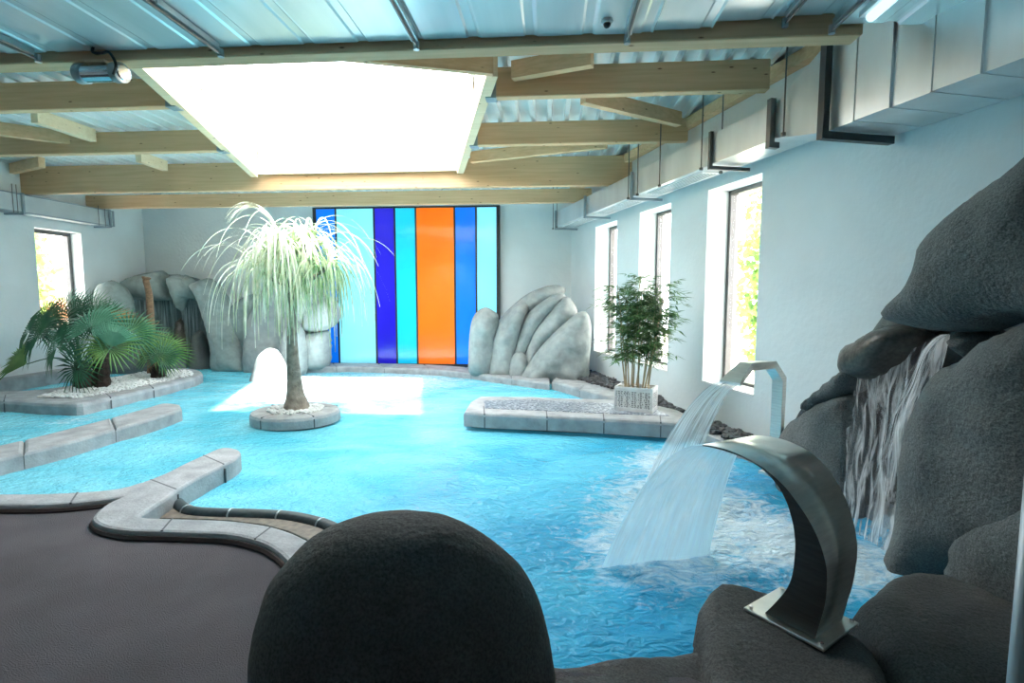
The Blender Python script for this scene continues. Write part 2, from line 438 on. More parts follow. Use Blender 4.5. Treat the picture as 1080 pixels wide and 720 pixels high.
# ================================================================== SETTING
# ---- water surface with gentle ripples
FOAM_SUN = [((.62, 3.2), .55, .30), ((1.2, 5.1), .5, .34), ((.75, 4.2), .75, .20), ((1.75, 3.25), .5, .36), ((1.3, 3.9), .6, .22), ((-4.9, 9.6), .6, .2), ((-.6, 9.6), .7, .16), ((-2.6, 10.0), 1.3, .24), ((-4.3, 8.6), 1.3, .26), ((-3.4, 8.8), 1.3, .24), ((-6.1, 6.2), .35, .22), ((-5.6, 10.3), .6, .22)]  # splash foam, plus spots that paint the far sun patch whiter
def water():
    bm = bmesh.new()
    nx, ny = 250, 230; x0, x1, y0, y1 = XL, 3.2, 1.0, YB
    vs = []
    for j in range(ny+1):
        y = y0+(y1-y0)*j/ny
        for i in range(nx+1):
            x = x0+(x1-x0)*i/nx
            a = .008
            for (cx, cy), r, s in FOAM_SUN[:5]:
                q = ((x-cx)**2+(y-cy)**2)/(r*1.6)**2
                a += .02*math.exp(-q)
            z = a*(noise.fractal(Vector((x*2.2, y*3.2, .3)), 1., 2., 3))
            vs.append(bm.verts.new((x, y, z)))
    for j in range(ny):
        for i in range(nx):
            k = j*(nx+1)+i
            cx = x0+(x1-x0)*(i+.5)/nx; cy = y0+(y1-y0)*(j+.5)/ny
            if (Vector((cx, cy, 0))-W0).dot(WN) > .03: bm.faces.new((vs[k], vs[k+1], vs[k+nx+2], vs[k+nx+1]))
    co = [(v.co.x, v.co.y) for v in vs]
    keep = [len(v.link_faces) > 0 for v in vs]
    co = [c for c, k in zip(co, keep) if k]
    for v, k in zip(vs, keep):
        if not k: bm.verts.remove(v)
    o = obj('pool_water', bm, 'water', smooth=True)
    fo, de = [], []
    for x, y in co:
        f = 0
        for (cx, cy), r, s in FOAM_SUN: f += s*1.35*math.exp(-((x-cx)**2+(y-cy)**2)/r**2)
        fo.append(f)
        t = (x*.55 - (y-6.2)*.35 + .9)/2.4
        de.append(min(1, max(0, t)))
    o.data.attributes.new('foam_sun', 'FLOAT', 'POINT').data.foreach_set('value', fo)
    o.data.attributes.new('deep', 'FLOAT', 'POINT').data.foreach_set('value', de)
    o['kind'] = 'stuff'; o['label'] = 'turquoise rippling pool water with white froth below the spouts, sun patch painted whiter'; o['category'] = 'water'
    return o
water()
bm = bmesh.new()
abox(bm, (XL, 1.0, -1.35), (3.2, YB, -1.25)); struct(obj('floor_pool_basin', bm, 'pool'))

# ---- deck
ZD, ZC = .10, .16
deck_px = [(-140, 530), (0, 529), (60, 529), (105, 525), (125, 524), (112, 532), (102, 546), (110, 553), (150, 558), (230, 561), (270, 568), (300, 582), (330, 610), (400, 660), (470, 700), (560, 705)]
edge = [atz(x, y, ZD) for x, y in deck_px]
dk = edge + [Vector((.55, 2.02, ZD)), Vector((1.0, 1.75, ZD)), Vector((1.7, 2.1, ZD)), Vector((2.9, 2.6, ZD)), Vector((4.4, -4, ZD)), Vector((XL, -4, ZD)), Vector((XL, edge[0].y, ZD))]
bm = bmesh.new(); slab(bm, dk, -1.3, ZD, .01); struct(obj('floor', bm, 'carpet'))

# ---- walls
bm = bmesh.new(); abox(bm, (XL-.4, YB, -1.3), (1.2, YB+.4, 4.6)); struct(obj('wall_back', bm, 'plaster'))
LWY0, LWY1, LWZ0, LWZ1 = 8.86, 9.80, .95, 2.77
bm = bmesh.new()
for lo, hi in (((-4.4, -1.3), (LWY0, 4.6)), ((LWY1, -1.3), (YB+.4, 4.6)), ((LWY0, -1.3), (LWY1, LWZ0)), ((LWY0, LWZ1), (LWY1, 4.6))):
    abox(bm, (XL-.4, lo[0], lo[1]), (XL, hi[0], hi[1]))
struct(obj('wall_left', bm, 'plaster'))
WIN = [(-1.05, -.08), (.76, 1.70), (2.56, 3.52)]; WZ0, WZ1 = .52, 2.83
bm = bmesh.new(); u = -2.75
for a, b in WIN:
    wbox(bm, u, a, -.42, 0, -1.3, 4.6); wbox(bm, a, b, -.42, 0, -1.3, WZ0); wbox(bm, a, b, -.42, 0, WZ1, 4.6); u = b
wbox(bm, u, 13.9, -.42, 0, -1.3, 4.6); struct(obj('wall_right', bm, 'plaster'))
bm = bmesh.new(); abox(bm, (XL-.4, -4.4, -1.3), (5.2, -4, 4.6)); struct(obj('wall_front', bm, 'plaster'))

def window_right(i, u0, u1):
    root = bpy.data.objects.new('window_%d' % (i+1), None); COL.objects.link(root); root.location = wp((u0+u1)/2, -.3, WZ0); root['kind'] = 'structure'
    bm = bmesh.new(); t = .05
    wbox(bm, u0, u0+t, -.36, -.28, WZ0, WZ1); wbox(bm, u1-t, u1, -.36, -.28, WZ0, WZ1)
    wbox(bm, u0+t, u1-t, -.36, -.28, WZ1-t, WZ1); wbox(bm, u0+t, u1-t, -.36, -.28, WZ0, WZ0+t)
    obj('window_frame', bm, 'steel_dark', root)
    bm = bmesh.new(); wbox(bm, u0+t, u1-t, -.325, -.315, WZ0+t, WZ1-t); obj('pane', bm, 'glass', root)
    bm = bmesh.new(); wbox(bm, u0, u1, -.28, .015, WZ0, WZ0+.02); obj('window_sill', bm, 'white', root)
for i, (a, b) in enumerate(WIN): window_right(i, a, b)
root = bpy.data.objects.new('window_4', None); COL.objects.link(root); root.location = (XL-.2, (LWY0+LWY1)/2, LWZ0); root['kind'] = 'structure'
bm = bmesh.new(); t = .07; xa, xb = XL-.30, XL-.22
for lo, hi in (((LWY0, LWZ0), (LWY0+t, LWZ1)), ((LWY1-t, LWZ0), (LWY1, LWZ1)), ((LWY0+t, LWZ0), (LWY1-t, LWZ0+t)), ((LWY0+t, LWZ1-t), (LWY1-t, LWZ1))):
    abox(bm, (xa, lo[0], lo[1]), (xb, hi[0], hi[1]))
obj('window_frame', bm, 'steel_dark', root)
bm = bmesh.new(); abox(bm, (XL-.265, LWY0+t, LWZ0+t), (XL-.255, LWY1-t, LWZ1-t)); obj('pane', bm, 'glass', root)
bm = bmesh.new(); abox(bm, (XL-.22, LWY0, LWZ0), (XL+.02, LWY1, LWZ0+.02)); obj('window_sill', bm, 'white', root)

# ---- skylight outline (a skewed opening between the first and the fourth beam)
ZT, ZBRD = zk(4.05), zk(3.72)
Y1 = yk(4.14)
fl, nl_, nr, tr_, fr = atz(272, 187, ZBRD), atz(150, 72, ZBRD), atz(513, 80, ZBRD), atz(372, 66, ZBRD), atz(482, 183, ZBRD)
d1, d2 = nl_-fl, tr_-nr
den = d1.x*d2.y-d1.y*d2.x; k = ((nr.x-fl.x)*d2.y-(nr.y-fl.y)*d2.x)/den
SK = [fl, fl+d1*k, nr, fr]
def in_sky(x, y):
    c = False
    for a, b in zip(SK, SK[1:]+SK[:1]):
        if (a.y > y) != (b.y > y) and x < (b.x-a.x)*(y-a.y)/(b.y-a.y)+a.x: c = not c
    return c
# ---- corrugated roof deck over the beams
bm = bmesh.new()
per = .21; prof = [(0, 0), (.05, 0), (.062, .10), (.198, .10), (.21, 0)]
xs = []
x = XL
while x < 3.0:
    for dx, dz in prof[:-1]: xs.append((x+dx, ZT+dz))
    x += per
ys = [yk(4.0)+i*.16 for i in range(50)]
grid = [[bm.verts.new((x, y, z)) for x, z in xs] for y in ys]
for j in range(len(ys)-1):
    for i in range(len(xs)-1):
        cx, cy = (xs[i][0]+xs[i+1][0])/2, (ys[j]+ys[j+1])/2
        if in_sky(cx, cy): continue
        bm.faces.new((grid[j][i], grid[j][i+1], grid[j+1][i+1], grid[j+1][i]))
bmesh.ops.delete(bm, geom=[v for v in bm.verts if not v.link_faces], context='VERTS')
o = struct(obj('ceiling', bm, 'deck_metal'))
# solid roof skin above it, so that no light leaks
bm = bmesh.new()
g = {}
def gv(i, j):
    if (i, j) not in g: g[(i, j)] = bm.verts.new((XL-.3+i*.1, 3.9+j*.1, ZT+.17))
    return g[(i, j)]
for i in range(150):
    for j in range(-80, 80):
        if not in_sky(XL-.25+i*.1, 3.95+j*.1): bm.faces.new((gv(i, j), gv(i+1, j), gv(i+1, j+1), gv(i, j+1)))
struct(obj('ceiling_roof_skin', bm, 'house_wall'))

# ---- low metal lining over the near half of the hall, with folded seams
YE = yk(3.95); ZL = zk(3.43)
edge_px = [(-150, 61), (0, 57), (230, 50), (435, 42), (650, 36), (720, 29), (780, 18), (840, 17), (900, 28)]
ep = [aty(x, y, YE) for x, y in edge_px]
ep = [Vector((XL, YE, ZL))]+[p for p in ep if p.x > XL+.3]+[Vector((3.0, YE, ZL-.02)), Vector((5.2, YE, ZL))]
def liner_z(x):
    for a, b in zip(ep, ep[1:]):
        if a.x <= x <= b.x:
            t = (x-a.x)/(b.x-a.x); t = t*t*(3-2*t); return a.z+(b.z-a.z)*t
    return ZL
bm = bmesh.new(); xs = []; x = XL
while x < 5.1:
    z = liner_z(x); xs += [(x, z), (x+.27, z), (x+.285, z+.007), (x+.335, z+.007), (x+.35, z)]; x += .36
vs0 = [bm.verts.new((x, YE, z)) for x, z in xs]; vs1 = [bm.verts.new((x, -4, z)) for x, z in xs]
vs2 = [bm.verts.new((x, YE, z+.02)) for x, z in xs]; vs3 = [bm.verts.new((x, -4, z+.02)) for x, z in xs]
for i in range(len(xs)-1):
    bm.faces.new((vs0[i], vs0[i+1], vs1[i+1], vs1[i])); bm.faces.new((vs2[i], vs3[i], vs3[i+1], vs2[i+1])); bm.faces.new((vs0[i], vs2[i], vs2[i+1], vs0[i+1]))
struct(obj('ceiling_lining', bm, 'liner'))

# ================================================================== ROOF TIMBER
def beam(lab, lo, hi, m='wood', hang=()):
    bm = bmesh.new(); abox(bm, lo, hi)
    bmesh.ops.bevel(bm, geom=bm.edges[:], offset=.008, segments=1, affect='EDGES')
    if not hang:
        return tag(obj('roof_beam', bm, m), lab, 'beam', 'timber roof beams', 'thing')
    c = Vector(((lo[0]+hi[0])/2, (lo[1]+hi[1])/2, lo[2]))
    r = thing('roof_beam', lab, 'beam', c, 'timber roof beams'); r['kind'] = 'thing'
    obj('timber', bm, m, r)
    for side in hang:
        x0, x1 = (lo[0]-.004, lo[0]+.10) if side < 0 else (hi[0]-.10, hi[0]+.004)
        b2 = bmesh.new(); abox(b2, (x0, lo[1]-.01, lo[2]-.012), (x1, hi[1]+.01, lo[2]+.16))
        obj('joist_hanger', b2, 'hanger', r)
    return r
def xsky(y, left):
    a, b = (SK[1], SK[0]) if left else (SK[2], SK[3])
    return a.x+(b.x-a.x)*(y-a.y)/(b.y-a.y)
def xwall(y, n=0):
    p = W0+WN*n; return p.x+(y-p.y)*WU.x/WU.y
def yb(y0, y1, x0, x1, z0, z1): return (x0, yk(y0), zk(z0)), (x1, yk(y1), zk(z1))
TS = zk(4.04)-.004
beam('thick timber beam nearest the viewer, along the edge of the shiny metal ceiling lining', *yb(3.97, 4.13, XL, 1.87, 3.36, 4.04))
beam('timber beam left of the skylight, nearest left one behind the floodlight', *yb(5.94, 6.06, XL, xsky(yk(6), 1)-.05, 3.72, 4.03), hang=(1,))
beam('timber beam right of the skylight carrying two duct hanging rods, second from the viewer', *yb(5.94, 6.06, xsky(yk(6), 0)+.07, aty(810, 85, yk(6)).x, 3.72, 4.03), hang=(-1,))
beam('timber beam left of the skylight just in front of the deep full-width beam', *yb(7.79, 7.91, XL, xsky(yk(7.85), 1)-.05, 3.72, 4.03), hang=(1,))
beam('timber beam right of the skylight just in front of the deep full-width beam', *yb(7.79, 7.91, xsky(yk(7.85), 0)+.07, aty(725, 138, yk(7.85)).x, 3.72, 4.03), hang=(-1,))
beam('deep full-width timber beam closing the far end of the bright skylight', *yb(9.74, 9.88, XL, aty(670, 180, yk(9.8)).x, 3.52, 4.03))
beam('hindmost timber beam, low and narrow, above the coloured glass panel', (XL, 9.95, 3.26), (aty(624, 207, 9.95).x, 10.06, 3.51))
def brace(lab, pa, pb, z=ZT-.082, w=.09, h=.16, m='wood'):
    bm = bmesh.new(); bar(bm, atz(*pa, z), atz(*pb, z), w, h)
    tag(obj('roof_brace', bm, m), lab, 'brace', 'diagonal roof braces', 'thing')
brace('diagonal timber brace right of the skylight reaching from second beam towards the right wall', (615, 101), (716, 126))
brace('short diagonal timber brace right of the skylight resting against the deep beam', (497, 166), (640, 150))
brace('diagonal timber brace leaving the near right corner of the skylight', (541, 75), (625, 60))
brace('diagonal timber brace far left between two beams, sloping down to the right', (36, 122), (98, 143), m='wood_pale')
brace('thin diagonal timber brace at the far left behind the sloping brace', (-60, 128), (82, 147))
brace('diagonal timber brace at far left sloping up to the right onto the deep beam', (-40, 190), (44, 171))
brace('short diagonal timber brace left of the skylight touching the deep beam', (146, 165), (174, 175), m='wood_pale')
bm = bmesh.new(); bar(bm, wp(-2.2, .07, zk(3.97)), wp(5.4, .07, zk(3.97)), .10, .12)
tag(obj('roof_beam', bm, 'wood'), 'sloping timber wall plate along the top of the right wall', 'beam', 'timber roof beams', 'thing')

# ---- skylight: boards, upper shaft, glazing
sk = thing('skylight', 'large bright skylight opening framed by pale boards between the roof beams', 'skylight', (SK[0]+SK[2])/2)
sk['kind'] = 'thing'
for i in range(4):
    a, b = SK[i], SK[(i+1) % 4]
    a = Vector((a.x, a.y, 0)); b = Vector((b.x, b.y, 0)); d = (b-a).normalized(); s = Vector((d.y, -d.x, 0))
    zb = ZBRD if i != 3 else zk(3.78); th_ = .05 if i in (0, 2) else .03
    bm = bmesh.new(); addbox(bm, (a+b)/2+s*(th_ if i != 3 else .03)+Z3*((zb+ZT+.04)/2), (b-a)/2+d*(.05 if i == 1 else 0), s*th_, Z3*((ZT+.04-zb)/2)); obj('curb_board', bm, 'wood_pale' if i != 1 else 'wood', sk)
ZG = ZT+.42; YC = 5.2                                # clear roof light behind YC, added opal panel in front diffuses the sun
bm = bmesh.new()
for i in range(4):
    a, b = SK[i], SK[(i+1) % 4]
    bm.faces.new([bm.verts.new(v) for v in (Vector((a.x, a.y, ZT+.03)), Vector((b.x, b.y, ZT+.03)), Vector((b.x, b.y, ZG)), Vector((a.x, a.y, ZG)))])
obj('shaft', bm, 'shaft', sk)
cl, cr = Vector((xsky(YC, 1), YC, ZG)), Vector((xsky(YC, 0), YC, ZG)); up_ = lambda p: Vector((p.x, p.y, ZG))
bm = bmesh.new(); bm.faces.new([bm.verts.new(v) for v in (up_(SK[0]), cl, cr, up_(SK[3]))]); obj('glazing', bm, 'skyglass', sk)
bm = bmesh.new(); bm.faces.new([bm.verts.new(v) for v in (cl, up_(SK[1]), up_(SK[2]), cr)]); obj('sun_diffuser', bm, 'opal', sk)['label'] = 'added white translucent panel diffusing the sun'

# ---- rails, strip light and sensor under the metal lining
def ceil_rail(lab, px):
    p = aty(*px, yk(3.9)); z = liner_z(p.x)-.04
    r = thing('ceiling_rail', lab, 'rail', (p.x, 2.4, z), 'zinc rails under the metal lining'); r['kind'] = 'thing'
    bm = bmesh.new(); abox(bm, (p.x-.020, .2, z), (p.x+.022, yk(3.88), z+.034)); abox(bm, (p.x-.026, 2.9, z-.004), (p.x+.026, 2.96, z+.03)); obj('channel', bm, 'rail', r)
    bm = bmesh.new(); tube(bm, [(p.x, .2, z-.012), (p.x, yk(3.95), z-.012)], .009, 6); obj('rod', bm, 'steel_dark', r)
    bm = bmesh.new(); tube(bm, [(p.x, yk(3.93), z-.03), (p.x, yk(3.93), z+.02)], .02, 8); obj('bolt', bm, 'rail', r)
for lab, px in (('zinc rail under the ceiling lining, far left before the floodlight', (36, 59)), ('zinc rail under the ceiling lining just right of the floodlight', (230, 52)), ('zinc rail under the ceiling lining above the middle of the skylight', (438, 45)), ('zinc rail under the ceiling lining next to the small round sensor', (662, 38)), ('zinc rail under the ceiling lining where the lining arches upward', (830, 22)), ('rightmost zinc rail under the ceiling lining next to the glowing tube', (880, 28))):
    ceil_rail(lab, px)
p = aty(640, 36, yk(3.75)); p.z = liner_z(p.x)
r = thing('ceiling_sensor', 'small round white ceiling sensor beside a zinc rail', 'sensor', p); r['kind'] = 'thing'
bm = bmesh.new(); tube(bm, [p+Z3*-.0, p-Z3*.02], .035, 14); obj('base', bm, 'white', r)
bm = bmesh.new(); bmesh.ops.create_uvsphere(bm, u_segments=12, v_segments=8, radius=.022, matrix=Matrix.Translation(p-Z3*.025)); obj('lens', bm, 'black', r, True)
a = aty(905, 26, yk(3.8)); xa = a.x+.02; zt_ = liner_z(xa)
r = thing('tube_light', 'glowing pale blue tube light beside the big metal duct', 'light', (xa, 2.6, zt_-.06)); r['kind'] = 'thing'
bm = bmesh.new(); abox(bm, (xa-.04, 1.2, zt_-.035), (xa+.04, yk(3.75), zt_-.003)); obj('housing', bm, 'white', r)
bm = bmesh.new(); tube(bm, [(xa, 1.25, zt_-.055), (xa, yk(3.7), zt_-.055)], .028, 10); obj('tube', bm, 'tube', r, True)

# ---- floodlight clipped under the first beam
fa, fb = aty(85, 78, yk(4.02)), aty(128, 76.5, yk(3.97))
r = thing('floodlight', 'cylindrical chrome floodlight with black end caps hung under the first beam', 'lamp', (fa+fb)/2); r['kind'] = 'thing'
d = (fb-fa).normalized()
bm = bmesh.new(); tube(bm, [fa, fa+d*.03, fb-d*.03, fb], [.054, .058, .058, .054], 24); obj('housing', bm, 'chrome', r, False)
for e, s in ((fa, -1), (fb, 1)):
    bm = bmesh.new(); tube(bm, [e-d*s*.05, e-d*s*.045, e+d*s*.008, e+d*s*.012], [.058, .066, .066, .05], 24); ecap = obj('end_cap', bm, 'rail', r)
bm = bmesh.new(); tube(bm, [fb+d*.01, fb+d*.022], [.05, .044], 20); obj('lens', bm, 'chrome', ecap)
mid = (fa+fb)/2
bm = bmesh.new(); abox(bm, (mid.x-.07, mid.y-.05, mid.z+.055), (mid.x+.07, mid.y+.08, zk(3.36))); obj('mounting_bracket', bm, 'wood_pale', r)
bm = bmesh.new(); tube(bm, spline([mid+Vector((.02, -.06, .16)), mid+Vector((.03, -.09, .10)), mid+Vector((.09, -.09, .09)), fb+Vector((0, -.09, .09)), fb+Vector((.03, -.08, .02)), fb+Vector((.0, -.07, -.04))], 6), .009, 6); obj('cable', bm, 'black', r)

# ================================================================== AIR DUCTS
DZ0, DZ1, DN0, DN1 = 2.93, 3.23, .10, .47
ad = thing('air_duct', 'large galvanised air duct along the right wall narrowing towards the back', 'duct', wp(4, .3, DZ0)); ad['kind'] = 'thing'
U1, U2 = 4.28, 4.95; BZ0, BZ1, BN0, BN1 = 2.78, 3.41, .02, .60
bm = bmesh.new(); wbox(bm, -2.25, U1, DN0, DN1, DZ0, DZ1); obj('narrow_duct', bm, 'duct', ad)
bm = bmesh.new()
q0 = [bm.verts.new(wp(U1, n, z)) for n, z in ((DN0, DZ0), (DN1, DZ0), (DN1, DZ1), (DN0, DZ1))]
q1 = [bm.verts.new(wp(U2, n, z)) for n, z in ((BN0, BZ0), (BN1, BZ0), (BN1, BZ1), (BN0, BZ1))]
for i in range(4): bm.faces.new((q0[i], q0[(i+1) % 4], q1[(i+1) % 4], q1[i]))
bm.faces.new(q0[::-1]); bm.faces.new(q1); obj('reducer', bm, 'duct', ad)
bm = bmesh.new(); u = U2; i = 0
while u < 10.6:
    w = .27; k = .012*(i % 2)
    wbox(bm, u+.002, u+w-.002, BN0, BN1-.006+k, BZ0, BZ1); wbox(bm, u+w-.004, u+w+.004, BN0, BN1+.012, BZ0-.004, BZ1); u += w; i += 1
obj('wide_duct', bm, 'duct', ad)
for u0, u1 in ((-1.85, -.55), (-.05, 1.25), (1.75, 3.05)):
    bm = bmesh.new(); wbox(bm, u0, u1, DN0+.07, DN1-.08, DZ0-.014, DZ0); vg = obj('vent_grille', bm, 'white', ad)
    bm = bmesh.new()
    for k in range(5): n = DN0+.10+k*.04; wbox(bm, u0+.04, u1-.04, n, n+.015, DZ0-.018, DZ0-.0145)
    obj('vent_slot', bm, 'hanger', vg)
def hanger(u, n, z0, z1, s, arm, m):
    bm = bmesh.new(); wbox(bm, u-s/2, u+s/2, n, n+s, z0-s, z1); wbox(bm, u-s/2, u+s/2, n-arm, n, z0-s, z0); obj('hanger_bracket', bm, m, ad)
for u in (-1.95, -.30, 1.50, 3.35): hanger(u, DN1+.004, DZ0-.02, DZ1+.02, .035, .44, 'hanger' if u < 2 else 'steel_dark')
hanger(U1-.02, DN1+.01, DZ0-.03, DZ1+.03, .05, .05, 'steel_dark')
hanger(U2+.05, BN1+.02, BZ0-.012, BZ1+.04, .055, .58, 'black')
for u, n in ((-2.1, DN1+.03), (-1.85, DN1+.03), (1.42, DN1+.03), (1.7, DN1+.03), (3.2, DN1+.03), (3.1, DN0+.1), (2.3, DN1+.03), (4.45, DN1+.06)):
    bm = bmesh.new(); tube(bm, [wp(u, n, DZ0-.02), wp(u, n, ZT-.02)], .007, 6); tube(bm, [wp(u, n, DZ0-.03), wp(u, n, DZ0-.005)], .02, 8); obj('hanging_rod', bm, 'steel_dark', ad)
al = thing('air_duct', 'slim galvanised air duct high along the left wall above the window', 'duct', (XL+.2, 6, 2.95)); al['kind'] = 'thing'
bm = bmesh.new(); abox(bm, (XL+.05, 1.0, 2.95), (XL+.32, 10.22, 3.24)); obj('narrow_duct', bm, 'duct_dull', al)
bm = bmesh.new(); abox(bm, (XL+.04, 1.0, 2.94), (XL+.33, 10.225, 2.958)); abox(bm, (XL+.05, 10.2, 2.94), (XL+.335, 10.235, 3.25)); abox(bm, (XL+.30, 1.0, 3.232), (XL+.33, 10.225, 3.25)); obj('duct_flange', bm, 'hanger', al)
bm = bmesh.new(); abox(bm, (XL+.1, 8.6, 2.938), (XL+.27, 9.9, 2.95)); obj('vent_grille', bm, 'white', al)
for y in (8.35, 10.1):
    bm = bmesh.new(); abox(bm, (XL+.325, y, 2.91), (XL+.36, y+.035, 3.26)); abox(bm, (XL+.0, y, 2.91), (XL+.325, y+.035, 2.94)); obj('hanger_bracket', bm, 'hanger', al)
for y in (8.2, 8.27, 9.85, 10.0):
    bm = bmesh.new(); tube(bm, [(XL+.345, y, 2.92), (XL+.345, y, zk(3.6) if y < 9 else 3.3)], .006, 6); obj('hanging_rod', bm, 'steel_dark', al)

# ================================================================== COLOURED GLASS PANEL
YP = YB-.10
pz1 = aty(430, 219.5, YP).z; pz0 = aty(420, 383, YP).z
cuts = [334, 356, 396, 417.5, 439.5, 480, 502.5, 525.5]
px = [aty(c, 290, YP).x for c in cuts]
gp = thing('glass_panel', 'tall coloured glass panel of seven vertical stripes in a black frame', 'panel', ((px[0]+px[-1])/2, YP, pz0))
bm = bmesh.new(); t = .035
abox(bm, (px[0]-t, YP-.03, pz0-t*2), (px[-1]+t, YB-.01, pz0)); abox(bm, (px[0]-t, YP-.03, pz1), (px[-1]+t, YB-.01, pz1+t))
for i, x in enumerate(px):
    w = t if i in (0, 7) else .018; abox(bm, (x-w, YP-.03, pz0), (x+w, YB-.01, pz1))
obj('frame', bm, 'black', gp)
for i, (c, l) in enumerate((('pane_blue', 'blue glass stripe'), ('pane_pale', 'pale cyan glass stripe'), ('pane_indigo', 'indigo glass stripe'), ('pane_cyan', 'cyan glass stripe'), ('pane_orange', 'wide orange glass stripe'), ('pane_blue', 'blue glass stripe'), ('pane_pale', 'pale cyan glass stripe'))):
    bm = bmesh.new(); abox(bm, (px[i]+.018, YP-.012, pz0), (px[i+1]-.018, YP, pz1)); obj('pane', bm, c, gp)['label'] = l

# ================================================================== COPINGS, DIVIDERS, ISLANDS
def P(lst, z): return [atz(x, y, z) for x, y in lst]
def copestones(name, a_px, b_px, z1, z0, step, gap=.008, jit=0, mats=('coping', 'coping_dark'), parent=None, lip=None):
    """stones between an outer and an inner edge line, cut at every step metres"""
    A = resample(spline(P(a_px, z1), 6), .05); n = len(A)
    Bq = spline(P(b_px, z1), 6); L = [0]
    for a, b in zip(Bq, Bq[1:]): L.append(L[-1]+(b-a).length)
    B = []
    for i in range(n):
        d = L[-1]*i/(n-1); j = 0
        while j < len(L)-2 and L[j+1] < d: j += 1
        B.append(Bq[j].lerp(Bq[j+1], min(1, (d-L[j])/max(1e-9, L[j+1]-L[j]))))
    bm = bmesh.new(); k = max(2, int(step/.05)); i = 0
    while i < n-1:
        e = min(n-1, i+k)
        if n-1-e < k*.4: e = n-1
        a, b = A[i:e+1], B[i:e+1]
        if len(a) > 1:
            ax = (a[-1]-a[-2]).normalized()*gap
            slab(bm, a[:-1]+[a[-1]-ax]+[b[-1]-ax]+b[:-1][::-1], z0, z1, .03)
        i = e
    f = A+B[::-1]; slab(bm, f, z0-.02, z1-.03, .002, 1, .02)
    if lip: slab(bm, f, lip[0], lip[1], .002, 1, 0)
    return obj(name, bm, None, parent, mats=list(mats))
# edge by the deck: one run of stones with the pier and the S-curve
def run(*parts):
    out = []
    for p in parts: out += spline(P(p, ZC), 6)
    return out
front = run([(-160, 532), (0, 532), (60, 531), (105, 527), (127, 524)], [(124, 525), (112, 531), (101, 540), (97, 546), (101, 551), (112, 555.5), (135, 559), (170, 560), (200, 561), (240, 563), (272, 570), (290, 579), (302, 590), (318, 612), (345, 650)])
back = run([(400, 650), (375, 610), (345, 580), (323, 568), (305, 560), (280, 553), (240, 548), (190, 546), (150, 545)], [(148, 543), (156, 537), (178, 523), (187, 516), (210, 502.5), (235, 490), (250, 482), (254, 476), (246, 472), (232, 472), (215, 479), (195, 488), (175, 498), (155, 506), (142, 510), (122, 515), (70, 519), (0, 520), (-160, 518)])
ol = resample(front+back, .05, True)
bm = bmesh.new(); slab(bm, ol, -1.25, ZC, .022)
for a_, b_ in (((187, 516), (158, 505)), ((237, 489.5), (214, 479.5)), ((74, 530.5), (82, 518.5)), ((-20, 532), (-12, 520)), ((170, 560), (182, 546)), ((268, 568.5), (287, 554.5))):
    joint(bm, atz(*a_, ZC), atz(*b_, ZC), ZC+.002, ZD-.1)
struct(obj('trim_1', bm, None, mats=['coping', 'coping_dark']))
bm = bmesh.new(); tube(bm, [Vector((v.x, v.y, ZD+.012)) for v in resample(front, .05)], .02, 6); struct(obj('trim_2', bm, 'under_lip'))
# gutter ledge and dark rubber roll at the water's edge
bm = bmesh.new()
led = P([(150, 546), (178, 525), (190, 536), (205, 542), (260, 543), (300, 546), (328, 552), (360, 564), (420, 600), (400, 620), (350, 600), (323, 568), (305, 560), (280, 553), (240, 548), (190, 546)], .05)
slab(bm, led, -.3, .05, .005); struct(obj('trim_4', bm, 'gutter'))
bm = bmesh.new()
pth = resample(spline(P([(183, 527), (190, 535), (202, 541), (225, 543), (262, 544), (300, 546), (328, 551), (352, 559), (400, 585), (430, 610)], .04), 8), .04)
tube(bm, pth, .05, 12)
for i in range(8, len(pth)-2, 9): tube(bm, [pth[i], pth[i].lerp(pth[i+1], .3)], .0525, 12, mi=1)
tag(obj('edge_roll', bm, None, None, True, mats=['roll', 'rail']), 'dark segmented rubber roll curving along the water edge by the deck', 'pool edge roll')
# straight divider on the left
r = copestones('pool_divider', [(-120, 513), (0, 483), (55, 470), (110, 455), (160, 441), (188, 432), (192, 430)], [(-120, 494), (0, 469), (55, 456), (110, 442), (150, 431), (172, 425), (190, 426)], ZC, -.05, .95)
tag(r, 'straight stone-topped low wall running from the left edge into the pool', 'pool wall')
# base kerb on the left wall
bm = bmesh.new(); slab(bm, [Vector((XL, 4.5, 0)), Vector((XL+.28, 4.5, 0)), Vector((XL+.28, 10.9, 0)), Vector((XL, 10.9, 0))], -1.25, .22, .03); struct(obj('baseboard_left', bm, 'coping'))
# back kerb under the glass panel and round the back right rocks
o = copestones('trim_5', [(300, 388), (350, 386.5), (400, 387), (450, 389), (495, 393), (540, 399), (580, 404)], [(300, 383.5), (350, 382.5), (400, 383), (450, 384), (495, 387), (540, 390), (580, 392)], .12, -.3, 1.0); struct(o)
o = copestones('trim_6', [(582, 402), (603, 407.5), (622, 413), (640, 418), (656, 421)], [(586, 397.5), (607, 403), (627, 408.5), (645, 413.5), (660, 418)], .14, -.3, .8); struct(o)
bm = bmesh.new(); slab(bm, P([(350, 382), (500, 385), (620, 392), (640, 380), (350, 374)], .06), -1.2, .06, .005); struct(obj('floor_back_ledge', bm, 'coping'))
